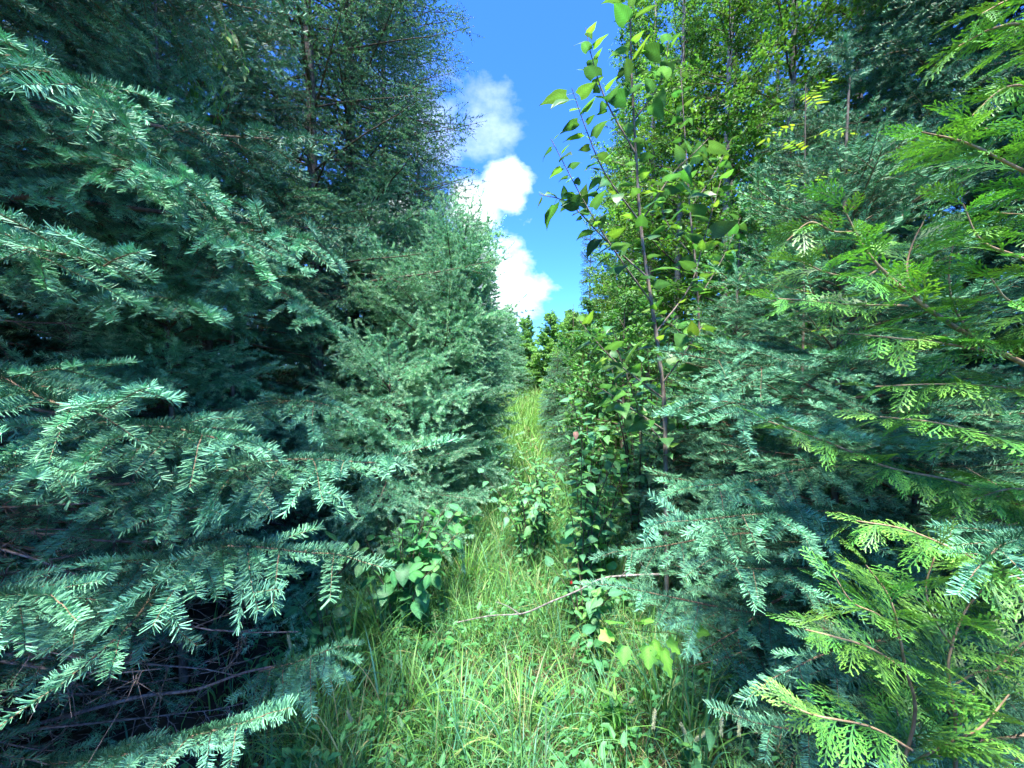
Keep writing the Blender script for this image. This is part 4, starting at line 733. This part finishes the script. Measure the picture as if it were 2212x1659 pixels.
# the far end of the trail
for i, (x, y, H) in enumerate(((-2.0, 36, 12.0), (-3.6, 37, 9.0), (3.8, 41, 5.5))):
    far_spruce(x, y, H, 50 + i, 'narrow pointed spruce standing against the sky at the end of the trail', 'spruces at the end of the trail')
for i, (x, y, H) in enumerate(((-1.5, 22, 4.6), (0.9, 24, 4.4), (2.1, 21, 4.2), (-2.8, 24, 6), (3.4, 23, 4.6), (0.0, 26, 4.6), (2.7, 17, 3.6), (-2.2, 17.5, 4.2))):
    broadleaf('alder_bush', 'sunlit green bush closing the far end of the trail', x, y, H, 1.8, 'farbush', 1, 720 + i, z0=0.2, spacing=0.2, per=7, group='bushes at the far end', mat='poplar_bark', r0=0.03, cat='bush', trim=False)
conifer('larch_tree', 'young larch standing in the middle at the end of the grassy trail', -0.25, 20.5, 5.0, 1.6, 'larch', -1, 728, far='far', z0=0.3, spacing=0.18, per=9, low_pitch=0, trim=False)

# ------------------------------------------------------------------ shrubs, plants and small things
shrub('dogwood_shrub', 'broad-leaved dogwood shrub under the spruce branches left of the trail', -0.62, 2.15, 0.82, 0.40, 'dogwood', 21, 14, 800, scale=1.1)
shrub('dogwood_shrub', 'low dogwood seedling in the grass in front of the fallen stick', -0.36, 1.85, 0.30, 0.14, 'dogwood', 5, 8, 801, scale=0.9)
shrub('honeysuckle_shrub', 'upright leafy shrub in front of the poplar trunk', 0.42, 2.3, 1.3, 0.28, 'shrub', 10, 26, 802, scale=1.3)
shrub('honeysuckle_shrub', 'bushy rounded shrub where the right bank meets the trail', 0.62, 2.6, 1.0, 0.38, 'shrub', 14, 18, 803, scale=1.15)
shrub('honeysuckle_shrub', 'small leafy shrub straddled by the fallen stick', 0.40, 2.05, 0.55, 0.25, 'shrub', 9, 11, 804, scale=1.05)
shrub('honeysuckle_shrub', 'leafy shrub arching over the trail behind the others', 0.25, 2.9, 0.95, 0.35, 'shrub', 12, 16, 805, lean=(-0.12, 0), scale=1.15)
shrub('honeysuckle_shrub', 'tall loose shrub beside the trail between the alders and the poplar', 0.70, 3.4, 1.5, 0.45, 'shrub', 13, 22, 812, scale=1.5)
shrub('honeysuckle_shrub', 'knee-high shrub spreading its leaves into the trail grass', 0.14, 2.75, 0.85, 0.32, 'shrub', 12, 14, 813, scale=1.15, lean=(-0.1, 0))
shrub('honeysuckle_shrub', 'pale leafy shrub under the tip of the leaning larch', 0.28, 3.7, 0.85, 0.35, 'shrub', 11, 14, 814, scale=1.3)
shrub('dogwood_shrub', 'dogwood shrub standing against the low bushy larch', -0.5, 2.75, 0.6, 0.3, 'dogwood', 11, 11, 815, scale=1.1)
shrub('honeysuckle_shrub', 'head-high leafy shrub crowding the poplar trunk from behind', 0.95, 2.85, 1.9, 0.5, 'shrub', 14, 21, 816, scale=1.6)
shrub('honeysuckle_shrub', 'broad leafy shrub between the young spruces and the alders', 0.8, 4.3, 1.8, 0.55, 'shrub', 13, 20, 817, scale=1.5)
shrub('honeysuckle_shrub', 'tall arching shrub half hidden behind the small bushy spruce', 1.25, 3.3, 2.3, 0.5, 'shrub', 12, 22, 818, scale=1.45)
shrub('dogwood_shrub', 'shaded low dogwood at the foot of the bare spruce branch', -0.98, 1.95, 0.5, 0.18, 'dogwood', 6, 8, 806)
shrub('goldenrod_plant', 'leafy goldenrod plant with narrow pale green leaves in the near grass', 0.40, 1.46, 0.34, 0.05, 'golden', 4, 26, 807, mat='green_stem', cat='plant')
rng = np.random.default_rng(860)
for i in range(22):                             # low broad-leaved herbs coming up through the grass
    y_ = 1.35 + 0.11 * i + rng.normal(0, 0.05); x_ = (-0.62 + rng.normal(0, 0.16)) if i % 2 else (0.48 + rng.normal(0, 0.18)); shrub('leafy_herb', 'low broad-leaved herb growing up through the grass beside the trail', x_, y_, rng.uniform(0.22, 0.42), 0.1, 'dogwood' if i % 3 else 'shrub', 4, 7, 861 + i, 'low herbs in the trail grass', 'green_stem', 0.85, cat='plant')
wl = root_at('willow_tree', (-2.05, 2.75, ground_z(-2.05, 2.75)), 'willow with yellow-green leaves hanging between the spruce and the larches', 'tree'); B = Vector(wl.location); rng = np.random.default_rng(808)
q0 = smooth_path([(0, 0, -0.03), (0.05, 0, 2.2), P(385, 120, 2.5) - B, P(400, -80, 2.4) - B], 14); stem(wl, q0, 0.016, 0.005, 'poplar_bark', 'trunk')
for c in ([(390, 30), (440, 20), (500, 70), (530, 150)], [(390, 60), (420, 50), (470, 110), (505, 190)], [(388, 90), (430, 110), (460, 180), (470, 250)], [(386, 60), (370, 30), (400, 110), (410, 200)], [(395, -30), (450, -40), (480, 20), (490, 90)], [(388, 100), (400, 130), (430, 200), (440, 270)]):
    q = smooth_path([P(a_, b_, 2.45 - 0.12 * i_) - B for i_, (a_, b_) in enumerate(c)], 10); stem(wl, q, 0.004, 0.0012, 'poplar_bark', 'branch'); leafy(wl, q, 'willow', 30, rng, 1.0, 0.1, 0.6, 0.7)
mp = root_at('maple_seedling', (0.62, 1.42, ground_z(0.62, 1.42)), 'maple seedling with pale yellow-green lobed leaves over the grass', 'plant'); rng = np.random.default_rng(809); B = Vector(mp.location)
q = smooth_path([(0, 0, -0.02), P(1475, 1500, 1.42) - B, P(1470, 1380, 1.38) - B, P(1400, 1365, 1.33) - B, P(1330, 1355, 1.28) - B], 14); stem(mp, q, 0.003, 0.0012, 'green_stem')
for px, py, dx, dz in ((1345, 1345, -0.5, 0.5), (1335, 1360, -0.9, 0.0), (1350, 1375, -0.2, -0.9), (1375, 1350, 0.1, 0.6), (1395, 1360, 0.4, -0.5), (1400, 1370, -0.2, -0.8), (1425, 1375, 0.3, -0.9), (1430, 1365, 0.7, -0.6), (1460, 1350, 0.8, 0.2), (1370, 1340, 0.5, 0.4)):
    put_leaf(mp, 'maple', P(px, py, 1.32 + rng.normal(0, 0.02)) - B, (dx, -0.5, dz), rng, 0.95)
rw = root_at('rowan_sapling', (1.75, 2.35, ground_z(1.75, 2.35)), 'rowan sapling with yellowing feather-like leaves above the young fir', 'tree'); rng = np.random.default_rng(810); rb = np.array(rw.location)
tr = smooth_path([(0, 0, -0.03), (0.02, 0, 1.4), (0.0, 0, 2.4), P(1740, 180, 2.3) - Vector(rb)], 16); stem(rw, tr, 0.011, 0.002, 'poplar_bark', 'trunk')
for i in range(17):
    s = 0.55 + 0.45 * (i + 0.5) / 17; p_, t_, _ = samp(tr, [s]); a = i * 2.4; lf = curve_dir(p_[0], (math.cos(a), math.sin(a), 0.35), 0.2 * rng.uniform(0.8, 1.2), 0.6, 8, rng, 0.03); r_ = stem(rw, lf, 0.0014, 0.0007, 'green_stem', 'leaf_stalk', 4)
    for j in range(11):
        p2, t2, _ = samp(lf, [min(1, 0.25 + 0.075 * j)]); sd_ = np.cross(t2[0], [0, 0, 1.0]); d = t2[0] * (1.2 if j == 10 else 0.35) + sd_ * (0 if j == 10 else (1 if j % 2 else -1)); put_leaf(r_, 'rowan', p2[0], d, rng, 1.1, 'leaflet')
# fallen stick
st_c = [P(985, 1345, 2.05), P(1060, 1330, 2.0), P(1130, 1325, 1.97), P(1190, 1300, 1.96), P(1250, 1275, 1.96), P(1300, 1250, 1.98), P(1360, 1243, 2.0), P(1450, 1240, 2.05)]
mb = MB(); sp = smooth_path(st_c, 30); o0 = sp[0].copy(); tube(mb, sp - o0, np.linspace(0.003, 0.006, 30) * (1 + 0.1 * np.sin(np.arange(30) * 2.1)), 7)
stick = tag(link('fallen_stick', mb.mesh('fallen_stick', ['grey_stick']), None, tuple(o0)), 'pale grey fallen stick lying slantwise over the trail grass', 'stick')
for a_, b_ in (((1400, 1241, 2.02), (1360, 1190, 2.0)), ((1340, 1246, 1.99), (1400, 1200, 1.9)), ((1120, 1325, 1.93), (1070, 1300, 1.94))):
    a_, b_ = np.array(P(*a_)) - o0, np.array(P(*b_)) - o0; stem(stick, smooth_path([a_, (a_ + b_) / 2 + [0, 0, 0.01], b_], 6), 0.003, 0.0012, 'grey_stick', 'twig', 5)
# seeded grasses
def head_mesh(L, r, seed):
    mb = MB(); t = np.linspace(0, 1, 9); tube(mb, np.stack([0 * t, 0 * t, t * L], -1), r * np.sin(np.pi * (0.08 + 0.86 * t)) ** 0.5, 7); rng = np.random.default_rng(seed); n = 260; s = rng.uniform(0, 1, n); a = rng.uniform(0, 6.28, n); d = unit(np.stack([np.cos(a), np.sin(a), np.full(n, 0.9)], -1)); p = np.stack([r * 0.8 * np.cos(a), r * 0.8 * np.sin(a), s * L], -1); needles(mb, p, d, 0.004, 0.0016, np.ones((n, 3)), rng, 0); return mb.mesh('seed_head', ['seed_head'])
heads = [head_mesh(0.06, 0.0042, 1), head_mesh(0.045, 0.004, 2)]; rng = np.random.default_rng(811)
for i, (px, py, Y) in enumerate(((628, 1400, 1.45), (660, 1490, 1.5), (1500, 1600, 1.25), (1480, 1585, 1.2), (1100, 1480, 1.7), (1030, 1500, 1.6), (850, 1500, 1.6), (1205, 1520, 1.6), (1350, 1530, 1.5), (890, 1040, 2.7), (905, 1060, 2.8), (1000, 1100, 3.0), (760, 1560, 1.4), (1170, 1120, 3.4), (1020, 1090, 3.1), (1110, 1050, 3.9), (930, 1190, 2.5))):
    top = P(px, py, Y); bx, by = top.x + rng.normal(0, 0.06), top.y + rng.uniform(0.0, 0.12); t = root_at('timothy_grass', (bx, by, ground_z(bx, by)), 'single tall grass stalk with a fuzzy cylindrical seed head', 'grass stalk', 'seeded grass stalks along the trail'); B = Vector(t.location); h = top - B
    q = smooth_path([(0, 0, -0.02), h * 0.55 + Vector((rng.normal(0, 0.02), 0, 0.03)), h], 8); stem(t, q, 0.0013, 0.0009, 'green_stem', 'stalk', 4); o = link('seed_head', heads[i % 2], t, tuple(q[-1])); o.rotation_euler = Vector(q[-1] - q[-2]).to_track_quat('Z', 'Y').to_euler()
sg = root_at('sedge_clump', (0.66, 1.33, ground_z(0.66, 1.33)), 'arching sedge clump with drooping pale seed spikes at the right grass edge', 'plant'); B = Vector(sg.location); mb = MB(); n = 40
blades(mb, rng.normal(0, 0.03, n), rng.normal(0, 0.03, n), rng.uniform(0.3, 0.6, n), rng.uniform(0.005, 0.009, n), rng.uniform(0, 6.28, n), rng.uniform(0.3, 1.8, n), grass_cols(n, rng, 0.3), rng, 8, np.zeros(n)); link('blades', mb.mesh('blades', ['grass']), sg)
for c in ([(1575, 1510), (1600, 1525), (1560, 1545)], [(1590, 1505), (1615, 1520), (1598, 1545)], [(1480, 1490), (1440, 1500), (1415, 1530)]):
    q = smooth_path([(0, 0, 0)] + [tuple(P(a, b, 1.25) - B) for a, b in c], 12); stem(sg, q, 0.0012, 0.0008, 'green_stem', 'stalk', 4); o = link('seed_spike', heads[0], sg, tuple(q[-1])); o.rotation_euler = (R(165), 0.2, 0)
def tussock(i, x, y, H, n, warm, label):
    rng = np.random.default_rng(820 + i); t = root_at('grass_tussock', (x, y, ground_z(x, y)), label, 'grass', 'arching grass tussocks'); mb = MB(); r = rng.normal(0, 0.045, (n, 2)); blades(mb, r[:, 0], r[:, 1], H * rng.uniform(0.6, 1.15, n), rng.uniform(0.004, 0.009, n), np.arctan2(r[:, 1], r[:, 0]) + rng.normal(0, 0.5, n), rng.uniform(0.3, 2.0, n), grass_cols(n, rng, warm), rng, 9, np.zeros(n)); link('blades', mb.mesh('blades', ['grass']), t)
for i, (px, py, H, n) in enumerate(((830, 1400, 0.62, 70), (900, 1320, 0.6, 60), (760, 1480, 0.5, 60), (1010, 1290, 0.5, 60), (690, 1600, 0.4, 60), (1130, 1600, 0.36, 60), (1240, 1640, 0.34, 60), (980, 1640, 0.38, 60), (1440, 1600, 0.45, 60), (850, 1600, 0.45, 60), (1330, 1300, 0.45, 50))):
    d = ray(px, py); k = -CAM_Z / d.z; tussock(i, d.x * k, d.y * k, H, n, 0.3, 'tuft of long arching grass blades standing out of the trail grass')
# odd bits
pk = root_at('pale_leaf_sprig', tuple(P(1243, 960, 2.3)), 'pinkish pale young leaf at the tip of the upright shrub', 'leaf'); rng = np.random.default_rng(830)
o = link('leaf', LEAF['pink'][0], pk, (0, 0, 0.09)); o.rotation_euler = (0, R(70), R(-80)); stem(pk, np.array([(0, 0, -0.1), (0.005, 0, 0), (0, 0, 0.09)]), 0.0012, 0.001, 'green_stem')
mb = MB(); t_ = np.linspace(0, 1, 26); rr = 0.018 * (1 - 0.5 * t_); cpt = P(1780, 1345, 1.12)
for k in range(5):
    a_ = t_ * 7 + k; ribbon(mb, np.stack([rr * np.cos(a_), 0.02 * t_ * math.sin(k) + 0.006 * k - 0.012, rr * np.sin(a_) + 0.004 * k], -1), 0.0035 * np.sin(np.pi * (0.1 + 0.85 * t_)), (1, 1, 1), (0.2, 1, 0.1))
tag(link('curled_dead_leaf', mb.mesh('curled_dead_leaf', ['dead_leaf']), None, tuple(cpt)), 'curled brown dead leaf caught in the low spruce', 'dead leaf')
bpy.ops.mesh.primitive_uv_sphere_add(segments=10, ring_count=7, radius=0.009, location=P(1234, 1258, 2.1)); o = bpy.context.active_object; o.name = 'wild_strawberry'; o.data.materials.append(MATS['berry']); o.scale = (1, 1, 1.25); tag(o, 'tiny red wild strawberry hanging by the fallen stick', 'berry')
